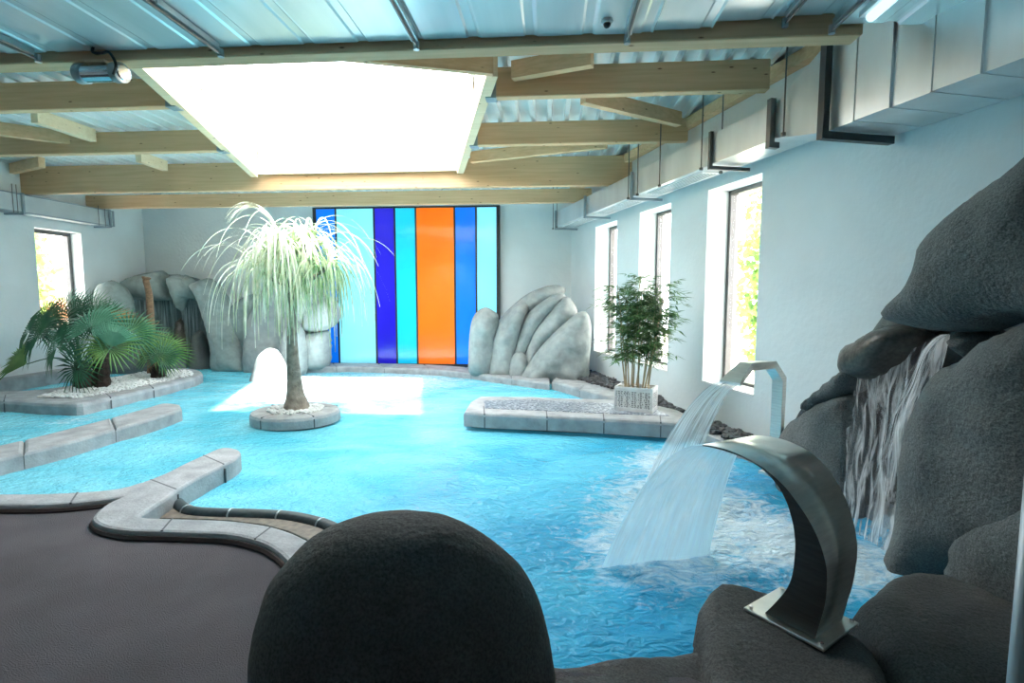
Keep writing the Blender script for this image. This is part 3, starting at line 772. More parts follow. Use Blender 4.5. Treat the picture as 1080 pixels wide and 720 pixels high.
# right wall ledge under dark gravel
bm = bmesh.new()
lp = [wp(-2.3, 0, 0), wp(7.2, 0, 0), wp(7.2, .5, 0), wp(4.2, .40, 0), wp(2.6, .50, 0), wp(1.2, .62, 0), wp(-.4, .95, 0), wp(-1.4, 1.0, 0)]
slab(bm, lp, -1.25, .10, .01); struct(obj('trim_7', bm, 'coping'))
bm = bmesh.new(); pebbles(bm, P([(590, 394), (615, 402), (640, 409), (668, 418), (715, 438), (722, 436), (690, 418), (640, 395), (617, 387), (600, 388)], .1),   .11, 900, .025, .05, 5)
tag(obj('gravel', bm, 'pebble_dark', None, False), 'dark pebble bed along the right wall between back rocks and white planter', 'gravel', kind='stuff')
bm = bmesh.new(); pebbles(bm, [wp(2.75, .04, 0), wp(4.6, .04, 0), wp(4.6, .36, 0), wp(2.75, .42, 0)], .10, 300, .025, .055, 6)
tag(obj('gravel', bm, 'pebble_dark', None, False), 'dark pebble bed at the foot of the angular steel spout', 'gravel', kind='stuff')

# bench platform with mosaic top
bt = thing('bench_platform', 'stone platform with grey mosaic strip jutting into the pool', 'platform', atz(600, 440, 0))
ZB = .22
bm = bmesh.new()
pl = P([(489, 434), (520, 436), (560, 437.5), (620, 440), (670, 443), (721, 446), (734, 441), (716, 432), (690, 426), (655, 421), (610, 420), (560, 418), (506, 417.5), (496, 423)], ZB)
slab(bm, pl, .045, ZB, .035)
for x in (511, 577, 637, 697): joint(bm, atz(x, 435.5+(x-489)*.048, ZB), atz(x-1, 427+(x-489)*.048, ZB), ZB+.003, .06)
obj('slab', bm, None, bt, mats=['coping', 'coping_dark'])
pl2 = [v.lerp(Vector((sum(q.x for q in pl)/len(pl), sum(q.y for q in pl)/len(pl), v.z)), .05) for v in pl]
bm = bmesh.new(); slab(bm, [Vector((v.x, v.y+.12, 0)) for v in pl2], -1.25, .045, .01); obj('base', bm, 'coping_dark', bt)  # dark colour of the recessed base paints the shade under the slab
bm = bmesh.new(); slab(bm, P([(510, 422), (512, 430), (560, 432), (640, 435.5), (706, 438), (690, 430), (650, 425.5), (560, 421)], ZB+.006), ZB-.02, ZB+.006, .002); obj('mosaic_strip', bm, 'mosaic', bt)

# left planter island
li = thing('planter_island', 'large stone-edged planter island with white gravel by the left wall', 'planter', atz(110, 415, 0))
bm = bmesh.new()
il = P([(-90, 419), (0, 422), (45, 424.5), (78, 425.5), (92, 424), (120, 418), (160, 409), (195, 400.5), (210, 396), (214, 392.5), (207, 389), (190, 388), (165, 390), (135, 394), (95, 402), (50, 409.5), (0, 412), (-90, 411)], ZC)
il = [Vector((max(v.x, XL+.32), v.y, 0)) for v in resample(spline(il, 5, True), .08, True)]; slab(bm, il, -.02, ZC, .05)
joint(bm, atz(117, 419, ZC), atz(111, 414, ZC), ZC+.003, -.0); joint(bm, atz(162, 409, ZC), atz(155, 404, ZC), ZC+.003, .0); joint(bm, atz(4, 422.5, ZC), atz(6, 416, ZC), ZC+.003, .0)
obj('coping', bm, None, li, mats=['coping', 'coping_dark'])
cx, cy = sum(v.x for v in il)/len(il), sum(v.y for v in il)/len(il)
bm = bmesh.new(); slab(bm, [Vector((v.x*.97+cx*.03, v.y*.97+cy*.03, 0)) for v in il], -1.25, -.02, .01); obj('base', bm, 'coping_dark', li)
bed = P([(40, 419), (80, 420), (95, 418), (130, 411.5), (175, 402), (202, 396), (203, 392), (185, 391), (150, 394), (120, 399), (80, 408)], ZC)
bm = bmesh.new(); pebbles(bm, bed, ZC+.0, 2600, .016, .036, 11)
tag(obj('gravel', bm, 'pebble_white'), 'white gravel bed around the fan palms on the left island', 'gravel', kind='stuff')

# round palm island
pc = atz(312, 431.5, ZC); RX, RY = .535, .50
pi_ = thing('palm_island', 'round stone island in mid pool carrying the ponytail palm', 'planter', (pc.x, pc.y, 0))
bm = bmesh.new(); ring = [Vector((pc.x+RX*math.cos(2*PI*k/48), pc.y+RY*math.sin(2*PI*k/48), 0)) for k in range(48)]
slab(bm, ring, .02, ZC, .045)
for a in (-1.95, -.75, .6, 2.6):
    joint(bm, Vector((pc.x+RX*math.cos(a), pc.y+RY*math.sin(a), 0)), Vector((pc.x+RX*.55*math.cos(a), pc.y+RY*.55*math.sin(a), 0)), ZC+.003, .02)
obj('coping', bm, None, pi_, mats=['coping', 'coping_dark'])
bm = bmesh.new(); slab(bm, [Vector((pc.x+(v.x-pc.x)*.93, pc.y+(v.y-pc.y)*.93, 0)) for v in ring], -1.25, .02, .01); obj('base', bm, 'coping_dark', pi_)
bm = bmesh.new(); pebbles(bm, [Vector((pc.x+RX*.62*math.cos(2*PI*k/24), pc.y+RY*.62*math.sin(2*PI*k/24), 0)) for k in range(24)], ZC, 420, .016, .03, 12)
tag(obj('gravel', bm, 'pebble_white'), 'white gravel at the foot of the ponytail palm', 'gravel', kind='stuff')

# ================================================================== ROCKS
def rock_part(root, pxs, plane, T, R, m, seed, res=.07, amp=.05, Tb=.25, name='boulder', freq=1.6, flat=.5):
    o0, ex, ey = plane; n = ex.cross(ey)
    bm = pillow([onplane(x, y, o0, n) for x, y in pxs], o0, ex, ey, T, R, res, seed, amp, Tb, freq, None, flat)
    return obj(name, bm, m, root, True)
def vplane(y): return (Vector((0, y, 0)), Vector((1, 0, 0)), Vector((0, 0, 1)))
# back left waterfall rocks
rf = thing('rock_formation', 'grey rock waterfall in the back left corner with two dark openings', 'rock formation', aty(190, 388, 10.9))
rp = lambda px, y, T, R, m, s, **k: rock_part(rf, px, vplane(y), T, R, m, s, **k)
rp([(104, 400), (103, 330), (118, 300), (150, 291), (190, 290), (220, 300), (228, 330), (226, 400)], 11.15, .12, .3, 'rock_slot', 1, name='recess_wall')
rp([(122, 314), (130, 300), (142, 291), (160, 287), (174, 286), (177, 298), (181, 315), (170, 317), (140, 316)], 10.85, .40, .30, 'rock_green', 2)
rp([(105, 322), (108, 303), (115, 296), (123, 297), (132, 305), (138, 320), (137, 335), (131, 350), (112, 350)], 10.1, .35, .28, 'rock_green', 3)
rp([(180, 293), (188, 289), (196, 294), (203, 305), (206, 314), (196, 317), (193, 333), (189, 322), (183, 308)], 10.75, .30, .22, 'rock_green', 4)
rp([(193, 291), (201, 292), (207, 300), (209, 314), (201, 314)], 10.85, .28, .18, 'rock_green', 5)
rp([(206, 302), (212, 295), (224, 294), (236, 306), (246, 328), (255, 355), (264, 380), (265, 392), (230, 392), (226, 362), (219, 335), (212, 312)], 10.75, .45, .38, 'rock_green', 6, amp=.09)
rp([(203, 395), (203, 360), (211, 347), (217, 362), (223, 395)], 10.9, .22, .16, 'rock_mid', 7)
rp([(186, 395), (186, 345), (192, 335), (197, 352), (198, 395)], 10.95, .2, .14, 'rock_wet', 8)
rp([(100, 395), (105, 352), (130, 349), (160, 366), (186, 372), (188, 395)], 10.2, .3, .25, 'rock_mid', 9)
# pale boulders between the waterfall and the glass panel
rg = thing('rock_formation', 'pale rock group behind the ponytail palm left of the glass panel', 'rock formation', aty(305, 395, 10.7))
rp = lambda px, y, T, R, m, s, **k: rock_part(rg, px, vplane(y), T, R, m, s, **k)
rp([(240, 340), (250, 318), (272, 310), (290, 330), (285, 380), (262, 390), (252, 365)], 10.95, .3, .3, 'rock_green', 21)
rp([(263, 395), (261, 360), (268, 330), (284, 300), (310, 290), (338, 296), (345, 320), (330, 350), (318, 395), (290, 400)], 10.7, .45, .45, 'rock_light', 22, amp=.08)
rp([(320, 345), (324, 325), (345, 312), (357, 320), (358, 338), (345, 348), (330, 351)], 10.55, .35, .25, 'rock_light', 23)
rp([(322, 388), (321, 356), (332, 349), (346, 348), (349, 362), (346, 388)], 10.6, .35, .25, 'rock_light', 24)
rp([(298, 398), (298, 358), (306, 340), (314, 338), (321, 352), (325, 378), (320, 398)], 10.2, .3, .25, 'rock_light', 25)
wb = aty(287, 385, 9.55)
bm = pillow([onplane(x, y, *(lambda q: (q[0], q[1].cross(q[2])))(vplane(9.55))) for x, y in [(267, 412), (268, 392), (274, 374), (283, 367), (290, 369), (297, 380), (302, 395), (302, 412)]], *vplane(9.55), .3, .28, .06, 26, .05, .3)
tag(obj('boulder', bm, 'rock_light', None, True), 'sunlit white boulder standing in the water behind the ponytail palm', 'boulder')
# back right rocks
rr = thing('rock_formation', 'pale grey lobed rock group in the back right corner beside the glass panel', 'rock formation', aty(560, 400, 9.9))
grow = lambda px, f=1.07: [((x-sum(q[0] for q in px)/len(px))*f+sum(q[0] for q in px)/len(px), (y-sum(q[1] for q in px)/len(px))*f+sum(q[1] for q in px)/len(px)) for x, y in px]
rp = lambda px, y, T, R, m, s, **k: rock_part(rr, grow(px), vplane(y), T, R, m, s, res=.05, **{**dict(amp=.075, freq=2.4, flat=-.25), **k})
rp([(497, 393), (495, 375), (497, 345), (502, 332), (511, 326), (519, 329), (525, 336), (523, 360), (518, 395)], 9.95, .26, .22, 'rock_light', 31)
rp([(526, 345), (532, 332), (553, 313), (572, 304), (588, 302), (594, 309), (575, 325), (545, 345)], 10.25, .26, .22, 'rock_light', 32)
rp([(517, 396), (519, 366), (524, 348), (536, 330), (549, 321), (556, 326), (551, 345), (545, 370), (542, 397)], 9.95, .28, .22, 'rock_light', 33)
rp([(543, 376), (546, 354), (556, 333), (576, 316), (591, 311), (594, 318), (578, 334), (566, 352), (556, 374)], 9.98, .28, .2, 'rock_light', 34)
rp([(554, 378), (563, 352), (578, 332), (594, 315), (604, 322), (607, 334), (596, 348), (577, 366), (562, 386)], 9.9, .28, .22, 'rock_light', 35)
rp([(538, 398), (538, 382), (545, 372), (553, 374), (558, 384), (556, 400)], 9.75, .22, .16, 'rock_light', 36)
rp([(551, 402), (559, 384), (577, 360), (597, 341), (611, 331), (619, 334), (622, 350), (620, 380), (617, 401), (590, 404)], 9.6, .34, .28, 'rock_light', 37, amp=.08)

# right hand rock wall with waterfall
QA, QB = aty(835, 400, 4.55), aty(1080, 400, 2.95)
ex = (QB-QA); ex.z = 0; ex.normalize(); en = ex.cross(Z3)
def rplane(off): return (QA+en*off, ex, Z3)
rw = thing('rock_formation', 'dark grey artificial rock wall with waterfall beside the right wall', 'rock formation', atz(960, 610, 0))
rp = lambda px, off, T, R, m, s, **k: rock_part(rw, px, rplane(off), T, R, m, s, res=.045, **k)
rp([(890, 640), (886, 470), (893, 400), (905, 368), (930, 352), (960, 340), (1040, 338), (1060, 400), (1000, 470), (975, 640)], -.35, .12, .3, 'rock_wet', 41, name='recess_wall', amp=.1)
rp([(900, 362), (925, 346), (944, 324), (962, 302), (970, 282), (985, 268), (1000, 262), (1010, 300), (985, 350), (930, 366)], -.18, .15, .2, 'rock_mid', 42)
rp([(1180, 130), (1080, 184), (1040, 212), (1007, 239), (990, 260), (987, 277), (977, 300), (960, 316), (952, 332), (956, 343), (985, 348), (1020, 350), (1054, 349), (1080, 340), (1190, 320)], .12, .38, .42, 'rock_mid', 43, amp=.06)
rp([(899, 392), (898, 374), (904, 362), (922, 352), (944, 342), (962, 344), (975, 352), (960, 372), (940, 396), (915, 402)], -.05, .22, .16, 'rock_wet', 44)
rp([(1000, 352), (1025, 349), (1056, 350), (1046, 364), (1032, 374), (1020, 380), (1012, 370)], .1, .18, .14, 'rock_mid', 45)
rp([(838, 446), (846, 430), (870, 407), (895, 388), (904, 384), (908, 400), (900, 416), (870, 428), (850, 436)], -.02, .16, .15, 'rock_mid', 46)
rp([(826, 472), (836, 447), (860, 428), (893, 416), (906, 425), (912, 480), (908, 560), (902, 640), (850, 640), (828, 520)], -.0, .18, .25, 'rock_mid', 47)
rp([(1190, 330), (1080, 346), (1056, 358), (1036, 374), (1016, 383), (1001, 400), (986, 428), (975, 456), (969, 490), (966, 530), (960, 562), (950, 590), (940, 640), (938, 720), (1010, 730), (1020, 600), (1190, 600)], .14, .34, .30, 'rock_mid', 48, amp=.07)
rp([(1004, 740), (1000, 640), (1003, 600), (1010, 570), (1024, 545), (1060, 530), (1190, 520), (1190, 740)], .34, .16, .25, 'rock_mid', 49)

# ---- foreground boulder (lofted from its silhouette)
prof = [(546, 400, 432), (548.5, 378, 450), (554, 355, 473), (564, 332, 494), (578, 312, 516), (597, 294, 539), (616, 281, 556), (636, 274, 567), (656, 269, 575), (690, 268, 584), (730, 271, 590), (790, 276, 594), (870, 282, 594), (960, 286, 590), (1010, 290, 586)]
fw = ROT @ Vector((0, 0, -1)); fw.z = 0; fw.normalize(); rt = Vector((fw.y, -fw.x, 0))
FP = fw*1.62
bm = bmesh.new(); rings = []; SEG = 72
for py, l, rg_ in prof:
    a, b = onplane(l, py, FP, -fw), onplane(rg_, py, FP, -fw)
    c = (a+b)/2; hw = (b-a).length/2; ringv = []
    for k in range(SEG):
        t = 2*PI*k/SEG; v = c+rt*(hw*math.cos(t))+fw*(hw*.66*math.sin(t))
        v = v+Vector((0, 0, 1))*0
        ringv.append(v)
    rings.append(ringv)
dense = []
for k in range(SEG): dense.append(resample(spline([r[k] for r in rings], 6), .02))
nmax = min(len(d) for d in dense)
cols = []
for d in dense: cols.append([d[int(round(i*(len(d)-1)/(nmax-1)))] for i in range(nmax)])
vv = []
for k in range(SEG):
    col = []
    for i, v in enumerate(cols[k]):
        w = v-(FP+Vector((0, 0, .5))); w.normalize()
        col.append(bm.verts.new(v+w*(noise.fractal(v*2.2, 1., 2., 4)*.022)*min(1, i/10)))
    vv.append(col)
for k in range(SEG):
    for i in range(nmax-1): bm.faces.new((vv[k][i], vv[k][i+1], vv[(k+1) % SEG][i+1], vv[(k+1) % SEG][i]))
bm.faces.new([vv[k][0] for k in range(SEG)]); bm.faces.new([vv[k][-1] for k in range(SEG)][::-1])
bmesh.ops.recalc_face_normals(bm, faces=bm.faces[:])
for v in bm.verts: v.co.z = max(v.co.z, ZD)
tag(obj('boulder', bm, 'rock_dark', None, True), 'big rounded dark boulder in the foreground in front of the pool', 'boulder')

# ---- ledge rocks under the curved spout
HP = lambda z: (Vector((0, 0, z)), Vector((1, 0, 0)), Vector((0, 1, 0)))
def ledge(pxs, z, T, R, seed, lab, m='rock_dark', amp=.03, res=.04):
    bm = pillow([atz(x, y, z) for x, y in pxs], *HP(z-T), T, R, res, seed, amp, .25, 2.2)
    tag(obj('ledge_rock', bm, m, None, True), lab, 'rock')
ledge([(728, 640), (736, 614), (756, 604), (790, 610), (830, 620), (880, 640), (925, 660), (960, 720), (985, 850), (760, 850), (738, 720)], .245, .34, .12, 61, 'dark ledge rock carrying the curved steel spout')
ledge([(890, 634), (908, 612), (938, 594), (990, 590), (1036, 606), (1085, 630), (1180, 680), (1180, 900), (1000, 880), (955, 740), (920, 680)], .24, .34, .14, 62, 'dark ledge rock right of the curved spout, below the rock wall')
ledge([(560, 700), (600, 686), (650, 680), (700, 674), (745, 668), (765, 690), (790, 830), (560, 860)], .10, .25, .12, 63, 'low dark rock at the water edge between big boulder and spout rock')

# ================================================================== WATER FEATURES
# ---- curved steel spout
b0, b1 = atz(858, 676, .25), atz(785, 638, .25)
cu = (b1-b0).normalized(); cw = Vector((cu.y, -cu.x, 0))           # along the jet, across it away from the camera
CWID = .22
def cwid(t):
    k = min(1, max(0, (t-.08)/.8)); return CWID+.20*k*k*(3-2*k)
def cp(s, w, z): return Vector((b0.x, b0.y, 0))+cu*s+cw*w+Z3*z
cs = thing('fountain_spout', 'curved polished steel cobra spout bolted to the front ledge rock', 'fountain spout', cp(.12, .12, .25))
inner = [(.200, .262), (.175, .30), (.145, .35), (.118, .40), (.100, .45), (.091, .505), (.088, .56), (.089, .62), (.102, .69), (.125, .755), (.155, .805), (.195, .845), (.245, .876), (.300, .893), (.36, .903), (.43, .907), (.50, .904), (.53, .901)]
outer = [(-.005, .262), (-.020, .34), (-.034, .42), (-.037, .49), (-.033, .56), (-.012, .63), (.015, .685), (.052, .738), (.095, .785), (.139, .826), (.190, .858), (.245, .884), (.30, .899), (.36, .911), (.42, .9155), (.47, .9145), (.51, .911), (.53, .908)]
I = resample(spline([Vector((s, 0, z)) for s, z in inner], 5), .012); O = resample(spline([Vector((s, 0, z)) for s, z in outer], 5), .012)
n = 70
pick = lambda L, i: L[int(round(i*(len(L)-1)/(n-1)))]
bm = bmesh.new(); rows = []
for i in range(n):
    a, b = pick(I, i), pick(O, i)
    W = cwid(i/(n-1)); dz = -.02*max(0, (i/(n-1)-.6)/.4)
    rows.append([bm.verts.new(cp(v.x, w, v.z+(dz if w else 0))) for v, w in ((a, .0), (b, .0), (b, W), (a, W))])
for i in range(n-1):
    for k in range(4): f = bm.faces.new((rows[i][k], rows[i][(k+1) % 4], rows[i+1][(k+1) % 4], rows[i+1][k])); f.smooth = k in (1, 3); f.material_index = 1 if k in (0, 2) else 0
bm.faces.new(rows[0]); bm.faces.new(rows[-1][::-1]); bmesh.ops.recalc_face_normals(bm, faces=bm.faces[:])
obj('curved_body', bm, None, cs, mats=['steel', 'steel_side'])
bm = bmesh.new(); addbox(bm, cp(.11, CWID/2, .256), cu*.165, cw*(CWID/2+.035), Z3*.007); bmesh.ops.bevel(bm, geom=bm.edges[:], offset=.003, segments=1, affect='EDGES'); obj('base_plate', bm, 'steel', cs)
for s, w in ((-.035, -.015), (-.035, CWID+.015), (.255, -.015), (.255, CWID+.015)):
    bm = bmesh.new(); tube(bm, [cp(s, w, .262), cp(s, w, .272)], .009, 8); obj('bolt', bm, 'chrome', cs)

def sheet(name, rows, m, lab, cat, dense=None, parent=None):
    """grid of points with UV; rows run down the flow"""
    bm = bmesh.new(); uvl = bm.loops.layers.uv.new('UVMap')
    nr, nc = len(rows), len(rows[0]); vs = [[bm.verts.new(p) for p in r] for r in rows]
    for i in range(nr-1):
        for j in range(nc-1):
            f = bm.faces.new((vs[i][j], vs[i][j+1], vs[i+1][j+1], vs[i+1][j])); f.smooth = True
            for l, (a, b) in zip(f.loops, ((i, j), (i, j+1), (i+1, j+1), (i+1, j))): l[uvl].uv = (b/(nc-1), a/(nr-1))
    o = obj(name, bm, m, parent)
    d = dense or (lambda a, b: 1.)
    o.data.attributes.new('dense', 'FLOAT', 'POINT').data.foreach_set('value', [d(i/(nr-1), j/(nc-1)) for i in range(nr) for j in range(nc)])
    return tag(o, lab, cat)
tipA, tipB = cp(.525, .004, .902), cp(.525, cwid(1)-.004, .884)
lA, lB = atz(634, 598, .0), atz(748, 584, .0)
rows = []
NR, NC = 36, 30
for i in range(NR):
    t = i/(NR-1); row = []
    for j in range(NC):
        a = tipA.lerp(tipB, j/(NC-1)); b = lA.lerp(lB, j/(NC-1))
        h = Vector((a.x+(b.x-a.x)*t, a.y+(b.y-a.y)*t, a.z-(a.z+.01)*t**1.75))
        h += cw*.006*noise.noise(Vector((j*.6, t*4, 0)))*(.3+t)
        row.append(h)
    rows.append(row)
sheet('water_sheet', rows, 'sheet', 'wide clear sheet of water falling from the curved steel spout', 'water jet', lambda a, b: 1.0+.5*max(0, (a-.75)*4)+.5*(abs(b-.5) > .47))

# ---- angular steel spout by the right wall
sx = aty(821, 462, 4.55); sx.z = .1
ang = thing('fountain_spout', 'tall angular steel spout standing in front of the right wall', 'fountain spout', sx)
sd = aty(775, 400, 4.15)-aty(820, 400, 4.55); sd.z = 0; sd.normalize(); sw = Vector((-sd.y, sd.x, 0))
q = lambda px_, py: (lambda P: ((P-sx).dot(sd), P.z))(onplane(px_, py, sx, sw))
path = [q(822, 500), q(822, 399), q(812.5, 384), q(787, 386), q(770, 404)]
path[0] = (path[1][0], .1)
th = [.055, .055, .055, .055, .025]; wd = [.09, .09, .09, .10, .17]
bm = bmesh.new(); rows = []
pp = [Vector((a, 0, b)) for a, b in path]
for i, p in enumerate(pp):
    d = ((pp[min(i+1, 4)]-p).normalized()+(p-pp[max(i-1, 0)]).normalized()).normalized() if 0 < i < 4 else (pp[min(i+1, 4)]-pp[max(i-1, 0)]).normalized()
    nn = Vector((-d.z, 0, d.x)); nn *= th[i]/2*(1.12 if 0 < i < 4 else 1)
    rows.append([bm.verts.new(Vector((sx.x, sx.y, 0))+sd*(p.x+s*nn.x)+Z3*(p.z+s*nn.z)+sw*(e*wd[i]/2)) for s, e in ((-1, -1), (1, -1), (1, 1), (-1, 1))])
for i in range(4):
    for k in range(4): bm.faces.new((rows[i][k], rows[i][(k+1) % 4], rows[i+1][(k+1) % 4], rows[i+1][k]))
bm.faces.new(rows[0]); bm.faces.new(rows[-1][::-1]); bmesh.ops.recalc_face_normals(bm, faces=bm.faces[:])
obj('bent_body', bm, 'steel', ang)
bm = bmesh.new(); addbox(bm, Vector((sx.x, sx.y, .10))+sd*path[0][0], sd*.1, sw*.09, Z3*.012); obj('base_plate', bm, 'steel', ang)
tip = Vector((sx.x, sx.y, 0))+sd*path[4][0]+Z3*path[4][1]
rows = []; lA, lB = atz(680, 508, 0), atz(728, 512, 0)
ta, tb = tip-sw*.08, tip+sw*.08
if (ta-lA).length+(tb-lB).length > (ta-lB).length+(tb-lA).length: ta, tb = tb, ta
for i in range(32):
    t = i/31
    rows.append([Vector((ta.lerp(tb, j/23).x*(1-t)+lA.lerp(lB, j/23).x*t, ta.lerp(tb, j/23).y*(1-t)+lA.lerp(lB, j/23).y*t, tip.z*(1-t**1.55)))+Vector((0, 0, .012*noise.noise(Vector((j*.7, t*3, 4))))) for j in range(24)])
sheet('water_jet', rows, 'jet', 'white fan of water pouring from the angular steel spout', 'water jet', lambda a, b: 1.1-.25*a)

# ---- waterfall over the rock wall
def fall(tops, bots, off0, off1, m, lab, nr=40, nc=26, dens=None, bulge=.25):
    rows = []
    A = [onplane(x, y, rplane(off0)[0], en) for x, y in tops]; B = [onplane(x, y, rplane(off1)[0], en) for x, y in bots]
    A = [resample(A, (A[-1]-A[0]).length/200)[0:], ][0]; B = resample(B, (B[-1]-B[0]).length/200)
    g = lambda L, t: L[int(round(t*(len(L)-1)))]
    for i in range(nr):
        t = i/(nr-1)
        rows.append([(lambda a, b: Vector((a.x+(b.x-a.x)*t**.6, a.y+(b.y-a.y)*t**.6, a.z+(b.z-a.z)*t)) + en*(.04*noise.noise(Vector((j*.5, t*5, 2)))))(g(A, j/(nc-1)), g(B, j/(nc-1))) for j in range(nc)])
    return sheet('waterfall', rows, m, lab, 'waterfall', dens)
fall([(903, 378), (925, 372), (950, 366), (985, 358), (1003, 352)], [(880, 640), (905, 645), (930, 645), (955, 640)], -.1, .28, 'fall', 'white waterfall tumbling down the dark rock wall at the right', dens=lambda a, b: .75+.9*max(0, a-.55))
fall([(990, 353), (1003, 352)], [(915, 520), (935, 520)], -.0, .12, 'fall', 'bright twisting ribbon of water leaping off the rock lip', nc=8, dens=lambda a, b: 1.9*(1-abs(b-.5)*1.3)*(1-.6*a))
# thin curtains in the back left rocks
def curtain(x0, x1, y0, y1, Y, lab):
    a, b = aty(x0, y0, Y), aty(x1, y0, Y); c = aty((x0+x1)/2, y1, Y)
    rows = [[Vector((a.x+(b.x-a.x)*j/15, Y+.03*noise.noise(Vector((j*.8, i*.2, Y))), a.z+(c.z-a.z)*i/19)) for j in range(16)] for i in range(20)]
    sheet('water_curtain', rows, 'curtain', lab, 'waterfall')
curtain(136, 187, 314, 392, 10.95, 'thin water curtain in the wider left opening of the back left rocks')
curtain(190, 208, 315, 392, 10.93, 'thin water curtain in the narrow right opening of the back left rocks')

# ================================================================== PLANTS
# ---- ponytail palm
random.seed(7)
pb = Vector((pc.x, pc.y, ZC))
DPL = pc.y
pt = thing('ponytail_palm', 'ponytail palm with drooping pale strap leaves on the round pool island', 'palm', pb)
bm = bmesh.new()
tr = [aty(313, 430, DPL), aty(312.5, 424, DPL), aty(311.5, 415, DPL), aty(310.5, 400, DPL), aty(309, 380, DPL), aty(308, 360, DPL), aty(307.5, 340, DPL), aty(307.5, 318, DPL), aty(308, 300, DPL)]
tr[0].z = ZC-.02
tube(bm, spline(tr, 4), [v for a, b in zip([.165, .14, .105, .085, .072, .062, .055, .05], [.14, .105, .085, .072, .062, .055, .05, .045]) for v in [a+(b-a)*i/4 for i in range(4)]]+[.045], 16)
obj('trunk', bm, 'bark', pt, True)
heads = [((308, 262), 1.0), ((286, 262), .8), ((330, 262), .8), ((296, 248), .8), ((322, 246), .8), ((272, 276), .55), ((346, 274), .55)]
hp = []
for (hx, hy), w in heads:
    h = aty(hx, hy+8, DPL+random.uniform(-.25, .25)); hp.append((h, w))
    bm = bmesh.new(); tube(bm, spline([tr[-1], tr[-1].lerp(h, .5)+Vector((0, 0, -.04)), h], 4), [.04-.02*i/8 for i in range(9)], 8); obj('branch', bm, 'bark', pt, True)
for h, w in hp:
    bm = bmesh.new()
    for k in range(int(88*w)+6):
        az = random.uniform(0, 2*PI); el = random.uniform(.0, 1.25); sp = random.uniform(.75, 1.25)
        v = Vector((math.cos(az)*math.cos(el), math.sin(az)*math.cos(el), math.sin(el)))
        p = h.copy(); pts = [p.copy()]; L = random.uniform(.55, 1.45)*(.78+.22*w); n = 16; g = random.uniform(.15, .46)
        for i in range(n):
            p = p+v*(L/n); v = (v+Vector((0, 0, -g))).normalized(); pts.append(p.copy())
        s = Vector((-math.sin(az), math.cos(az), 0))
        ribbon(bm, pts, .030, .007, s)
    obj('leaf_tuft', bm, 'pony' if len(pt.children) % 2 else 'pony_green', pt)
bm = bmesh.new(); h = aty(293, 245, DPL)
for k in range(14):
    v = Vector((-.42+random.uniform(-.1, .1), random.uniform(-.1, .1), 1)).normalized(); p = h.copy(); pts = [p.copy()]
    for i in range(16):
        p = p+v*.052; v = (v+Vector((-.055, 0, -.015-.03*i*random.uniform(.4, 1.1)))).normalized(); pts.append(p.copy())
    ribbon(bm, pts, .014, .003)
obj('leaf_tuft', bm, 'pony', pt)

# ---- fan palms
random.seed(11)
def frond(bm, hub, nrm, updir, R, nseg=30, span=5.2, droop=.12):
    nrm = nrm.normalized(); up = (updir-nrm*updir.dot(nrm)).normalized(); sd_ = nrm.cross(up)
    for k in range(nseg):
        a = -span/2+span*k/(nseg-1); d = up*math.cos(a)+sd_*math.sin(a)
        L = R*(.72+.28*math.cos(a*.6))*random.uniform(.9, 1.05)
        w = R*.060; t = nrm.cross(d).normalized()
        p0 = hub+d*.02; pm = hub+d*(L*.5)+nrm*(.03*R); pe = hub+d*L-Z3*(droop*L)-nrm*.04
        f = nrm*(w*.35)
        v = [bm.verts.new(x) for x in (p0, pm-t*w*.5-f, pm, pm+t*w*.5-f, pe)]
        bm.faces.new((v[0], v[1], v[2])); bm.faces.new((v[0], v[2], v[3])); bm.faces.new((v[1], v[4], v[2])); bm.faces.new((v[2], v[4], v[3]))
def palm(lab, bx, by, trunks, fronds, Y):
    base = atz(bx, by, ZC)
    r = thing('fan_palm', lab, 'palm', base)
    tops = []
    for dx, dy, hh, rad in trunks:
        bm = bmesh.new(); b = base+Vector((dx, dy, 0))
        pts = [b+Vector((0, 0, -.02)), b+Vector((.01, 0, hh*.35)), b+Vector((.02, 0, hh*.7)), b+Vector((.03, 0, hh))]
        tube(bm, spline(pts, 3), [rad*1.15, rad*1.05, rad*1.2, rad, rad*1.1, rad*.95, rad*1.05, rad*.9, rad*.95, rad*.7], 10)
        for k in range(30):
            a = random.uniform(0, 6.28); z = random.uniform(.02, hh); q_ = b+Vector((math.cos(a)*rad, math.sin(a)*rad, z))
            ribbon(bm, [q_, q_+Vector((math.cos(a)*.03, math.sin(a)*.03, .05)), q_+Vector((math.cos(a)*.05, math.sin(a)*.05, .11))], .03, .004)
        obj('trunk', bm, 'fibre', r); tops.append(pts[-1])
    for fx, fy, rad, dy, m, nx, nz, ux, span in fronds:
        hub = aty(fx, fy, base.y+dy); tp = min(tops, key=lambda t_: (t_-hub).length); rad *= 1.15
        d = (hub-tp); bm = bmesh.new()
        bs = bmesh.new(); tube(bs, spline([tp-Z3*.05, tp.lerp(hub, .5)+Z3*(.1*d.length), hub], 5), [.012]*6+[.008]*5, 6)
        nrm = Vector((nx, -1, nz)); upd = Vector((ux, .1, 1)) if nz < 1.2 else Vector((ux, -1, .1))
        frond(bm, hub, nrm, upd, rad, span=span); fo_ = obj('frond', bm, m, r); obj('leaf_stalk', bs, 'fan', fo_)
    return r
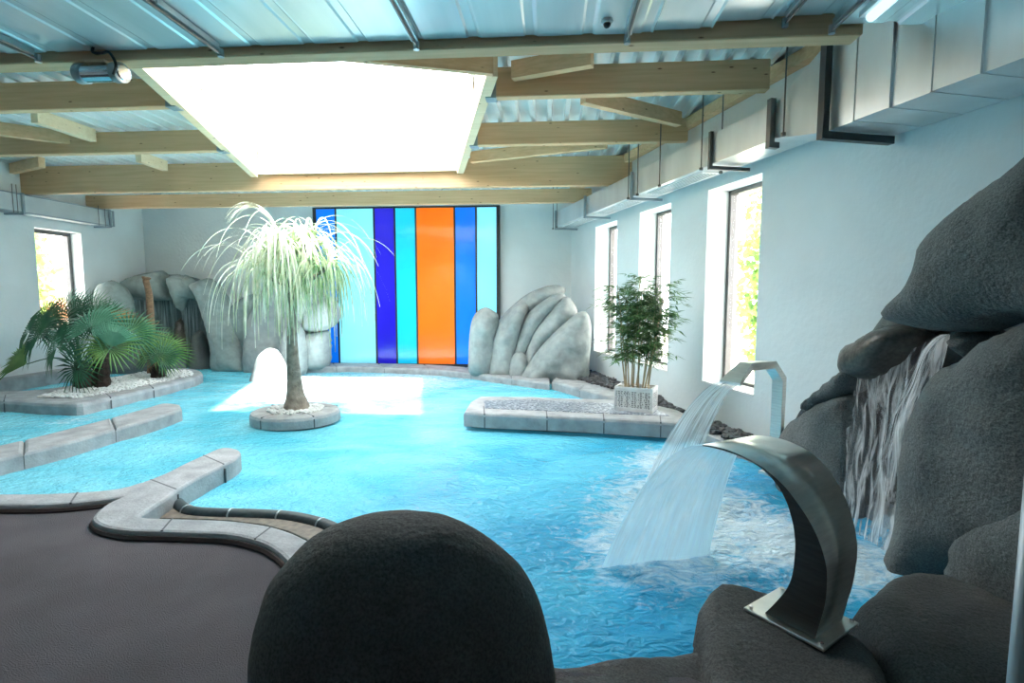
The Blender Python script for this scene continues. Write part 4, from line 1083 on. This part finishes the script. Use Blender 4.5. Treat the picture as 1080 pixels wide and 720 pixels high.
palm('large clump of fan palms with dark fibrous trunks on the left planter island', 96, 409,
     [(-.16, .0, .42, .095), (.0, -.12, .36, .09), (.16, .02, .50, .10), (.04, .12, .5, .09)],
     [(30, 350, .5, .1, 'fan', -.7, .5, -.9, 4.6), (50, 338, .5, .3, 'fan', -.3, .4, -.5, 5.0), (70, 328, .46, .4, 'fan_light', -.1, .4, -.2, 4.8), (98, 329, .40, .5, 'fan', .0, .2, .1, 4.5), (42, 352, .62, -.1, 'fan', -.5, .5, -.6, 5.0), (62, 346, .55, .3, 'fan', -.2, .3, -.3, 5.4), (95, 347, .62, -.3, 'fan_light', .0, .9, .0, 4.6), (78, 336, .58, .3, 'fan', -.3, .4, -.2, 5.0),
      (104, 341, .46, .4, 'fan', .1, .1, .1, 5.0), (82, 388, .50, -.5, 'fan', -.2, .2, -.3, 6.0), (117, 366, .42, -.5, 'fan_light', .1, .2, .15, 2.0), (116, 367, .48, -.45, 'fan_yellow', .3, .7, .0, 5.8),
      (136, 352, .52, .1, 'fan', .6, .7, .6, 5.0), (28, 384, .66, -.2, 'fan_yellow', -.3, .6, -2.6, 1.3), (124, 343, .34, .3, 'fan_brown', .5, .5, .9, 2.4), (60, 366, .50, -.4, 'fan', -.6, .4, -.9, 5.0),
      (140, 350, .32, .3, 'fan_yellow', .8, .4, 1., 2.8), (95, 360, .5, .2, 'fan', .2, .5, .2, 5.6), (113, 338, .38, .45, 'fan', .2, .0, .2, 4.5)], 0)
palm('small single fan palm at the right end of the left planter island', 167, 399,
     [(0, 0, .22, .10)],
     [(163, 372, .42, -.1, 'fan_yellow', .0, .8, .0, 5.4), (172, 372, .45, -.1, 'fan_yellow', .5, .7, .8, 4.6), (158, 372, .40, .1, 'fan', -.5, .6, -.6, 4.8), (170, 378, .36, -.25, 'fan', .4, .3, .6, 5.4), (165, 364, .36, .2, 'fan_yellow', .1, .4, .1, 4.6)], 0)
tb_ = atz(160, 395, ZC)
bm = bmesh.new(); tp = [tb_+Z3*-.02]+[aty(x, y, tb_.y) for x, y in ((160, 372), (159.5, 350), (158.5, 330), (157.5, 312), (155.5, 302), (154, 296), (154.5, 292))]
tube(bm, spline(tp, 4), [.075-.025*min(1, i/20) for i in range(26)]+[.065, .075, .06], 12)
tube(bm, [aty(160, 344, tb_.y), aty(165, 342, tb_.y), aty(168, 339, tb_.y)], [.02, .014, .008], 6)
tag(obj('bare_palm_trunk', bm, 'trunk_brown', None, True), 'bare brown leafless palm trunk behind the small fan palm', 'palm trunk')

# ---- bamboo in a white perforated planter
bb = atz(668, 434, ZB)
bp_ = thing('potted_bamboo', 'bushy bamboo in a white perforated square planter on the platform end', 'potted plant', bb)
ca = math.radians(-22); e1 = Vector((math.cos(ca), math.sin(ca), 0)); e2 = Vector((-math.sin(ca), math.cos(ca), 0))
bb = bb+e2*.12
hx, hy, PH = .225, .15, .29
bm = bmesh.new()
addbox(bm, bb+Z3*.025, e1*hx, e2*hy, Z3*.025); addbox(bm, bb+Z3*(PH-.02), e1*(hx-.0), e2*.015, Z3*.02)
for s in (-1, 1):
    addbox(bm, bb+Z3*(PH-.025)+e2*(s*(hy-.012)), e1*hx, e2*.012, Z3*.025); addbox(bm, bb+Z3*(PH-.025)+e1*(s*(hx-.012)), e1*.012, e2*(hy-.024), Z3*.025)
    for s2 in (-1, 1): addbox(bm, bb+Z3*.16+e1*(s*(hx-.01))+e2*(s2*(hy-.01)), e1*.01, e2*.01, Z3*.12)
plf = obj('planter_box', bm, 'white', bp_)
bm = bmesh.new(); addbox(bm, bb+Z3*.15, e1*(hx-.008), e2*(hy-.008), Z3*.10); obj('planter_panel', bm, 'pot_panel', plf)
bm = bmesh.new(); addbox(bm, bb+Z3*.255, e1*(hx-.03), e2*(hy-.03), Z3*.015); obj('soil', bm, 'soil', plf)
random.seed(23); canes = []
for k in range(14):
    b = bb+e1*(-.15+.30*((k*5) % 14)/13)+e2*random.uniform(-.08, .08)+Z3*.25
    t = Vector((b.x+random.uniform(-.08, .12)+(b.x-bb.x)*.95+.03, b.y+random.uniform(-.15, .15), ZB+random.uniform(1.15, 1.62)))
    pts = spline([b, b.lerp(t, .5)+Vector((random.uniform(-.03, .03), 0, .03)), t], 5); canes.append(pts)
    bm = bmesh.new(); tube(bm, pts, [.010-.006*i/10 for i in range(11)], 6); obj('cane', bm, 'cane', bp_)
bm = bmesh.new()
for pts in canes:
    for k in range(46):
        t = random.random()**.75; i = 2.5+t*7.4; p = pts[int(i)].lerp(pts[min(10, int(i)+1)], i-int(i))
        if p.z < ZB+.60 and random.random() < .86: continue
        az = random.uniform(0, 6.28); L = random.uniform(.08, .32); e = p+Vector((math.cos(az)*L, math.sin(az)*L, random.uniform(-.05, .08)))
        ribbon(bm, [p, p.lerp(e, .5)+Z3*.02, e], .004, .003)
        for q_ in range(9):
            s_ = p.lerp(e, random.uniform(.25, 1)); a2 = az+random.uniform(-1.3, 1.3); l2 = random.uniform(.08, .15)
            d = Vector((math.cos(a2), math.sin(a2), random.uniform(-.55, .3))).normalized(); w = random.uniform(.013, .022)
            sd_ = d.cross(Vector((random.uniform(-.5, .5), random.uniform(-.5, .5), 1))).normalized()
            v = [bm.verts.new(x) for x in (s_, s_+d*l2*.4+sd_*w*.5, s_+d*l2-Z3*.01, s_+d*l2*.4-sd_*w*.5)]; bm.faces.new(v)
obj('foliage', bm, 'bamboo', bp_)

# ---- brushed post at the right edge
pa = aty(1079, 500, 1.15); pa2 = aty(1062, 715, 1.15)
bm = bmesh.new(); ptop = Vector((pa.x+.02, 1.10, 1.27)); pbot = Vector((pa2.x+.035, 1.13, ZD))
tube(bm, [(pa2.x+.030, 1.15, ZD), (pa2.x+.030, 1.15, 1.27)], .024, 20)
tag(obj('metal_post', bm, 'hanger', None, True), 'pale vertical metal post cut by the right edge of the view', 'post')

# ================================================================== OUTSIDE
bm = bmesh.new(); abox(bm, (-40, -30, -1.6), (40, 45, -1.4)); struct(obj('ground_outside', bm, 'earth'))
def outdoor_tree(c, h, r, n, lab, seed, m='tree'):
    rs = random.Random(seed); root = thing('tree', lab, 'tree', (c.x, c.y, -1.4))
    bm = bmesh.new(); tube(bm, [(c.x, c.y, -1.4), (c.x+.1, c.y, h*.4), (c.x, c.y, h*.8)], [.16, .11, .05], 8); obj('trunk', bm, 'bark', root)
    bm = bmesh.new()
    for k in range(n):
        u_, v_ = rs.uniform(0, 6.28), rs.uniform(-1, 1); q_ = math.sqrt(1-v_*v_); rr_ = r*rs.uniform(.4, 1)
        lump = 1+.25*math.sin(u_*3)*math.cos(v_*5)
        p = Vector((c.x+rr_*q_*math.cos(u_)*lump, c.y+rr_*q_*math.sin(u_)*lump, h*.45+v_*h*.55*lump))
        a, b = Vector((rs.uniform(-1, 1), rs.uniform(-1, 1), rs.uniform(-1, 1))).normalized()*.13, Vector((rs.uniform(-1, 1), rs.uniform(-1, 1), rs.uniform(-1, 1))).normalized()*.09
        bm.faces.new([bm.verts.new(x) for x in (p-a, p-b, p+a, p+b)])
    obj('crown', bm, m, root)
d = ray(829, 275); d = d/d.y
outdoor_tree(CAM+d*13, 4.4, 1.15, 2600, 'green leafy tree outside the nearest right-hand window', 91)
d = ray(22, 270); d = d/d.y
outdoor_tree(CAM+d*15, 4.3, .75, 1100, 'green leafy tree outside the left window', 93)
HY = 22
hq = lambda x, y, Y=HY: aty(x, y, Y)
hs = thing('house', 'pale gabled house with orange tiled roof edge seen through the left window', 'building', (hq(60, 300).x, HY, -1.4))
g0, g1, g2 = hq(-10, 309), hq(110, 269), hq(170, 290)
bm = bmesh.new(); f_ = [bm.verts.new(v) for v in (Vector((g0.x, HY, -1.4)), Vector((g2.x, HY, -1.4)), g2, g1, g0)]
k_ = [bm.verts.new(v.co+Vector((0, 6, 0))) for v in f_]
bm.faces.new(f_); bm.faces.new(k_[::-1])
for i in range(5): bm.faces.new((f_[i], k_[i], k_[(i+1) % 5], f_[(i+1) % 5]))
obj('wall', bm, 'house_wall', hs)
bm = bmesh.new()
for p_, q_ in ((g0, g1), (g1, g2)): addbox(bm, (p_+q_)/2+Vector((0, 2.8, .05)), (q_-p_)/2*1.06, Vector((0, 3.2, 0)), Vector((0, 0, .10)))
obj('roof', bm, 'roof_tile', hs)
e0, e1 = hq(-30, 317, HY-1.2), hq(140, 317, HY-1.2); bm = bmesh.new(); addbox(bm, (e0+e1)/2-Z3*.3, (e1-e0)/2, Vector((0, 1.1, .25)), Z3*.12); obj('lean_to_roof', bm, 'roof_tile', hs)

# ================================================================== LIGHT
w = bpy.data.worlds.new('world'); S.world = w; w.use_nodes = True
bg = w.node_tree.nodes['Background']; bg.inputs[0].default_value = (.93, .97, 1, 1); bg.inputs[1].default_value = 8.0
sun = bpy.data.lights.new('sun', 'SUN'); sun.energy = 24; sun.angle = .03; sun.color = (1, .96, .88)
so = bpy.data.objects.new('sun', sun); COL.objects.link(so); so.rotation_euler = Vector((-.25, .40, -1)).to_track_quat('-Z', 'Y').to_euler(); so.location = (0, 0, 12)
def portal(loc, rot, sx_, sy_):
    l = bpy.data.lights.new('sky_portal', 'AREA'); l.shape = 'RECTANGLE'; l.size = sx_; l.size_y = sy_; l.cycles.is_portal = True
    o = bpy.data.objects.new('sky_portal', l); COL.objects.link(o); o.location = loc; o.rotation_euler = rot
cx = sum(p.x for p in SK)/4; cy = sum(p.y for p in SK)/4
portal((cx, cy+.2, ZG-.03), (0, 0, 0), 5.2, 6.0)
for a, b in WIN:
    c = wp((a+b)/2, -.40, (WZ0+WZ1)/2); mtx = Matrix((WU, Z3, -WN)).transposed()
    portal(c, mtx.to_euler(), b-a, WZ1-WZ0)
portal((XL-.38, (LWY0+LWY1)/2, (LWZ0+LWZ1)/2), (0, -PI/2, 0), LWZ1-LWZ0, LWY1-LWY0)

# ================================================================== CAMERA
cam = bpy.data.cameras.new('camera'); cam.sensor_width = 36; cam.lens = 36*F/1080; cam.clip_start = .05
co = bpy.data.objects.new('camera', cam); COL.objects.link(co); co.location = CAM; co.rotation_euler = (PI/2-PITCH, 0, YAW)
S.camera = co
S.view_settings.view_transform = 'Standard'; S.view_settings.look = 'None'; S.view_settings.exposure = 0.4
S.cycles.max_bounces = 8; S.cycles.diffuse_bounces = 5; S.cycles.transparent_max_bounces = 12
S.cycles.sample_clamp_indirect = 4.0; S.cycles.use_denoising = True
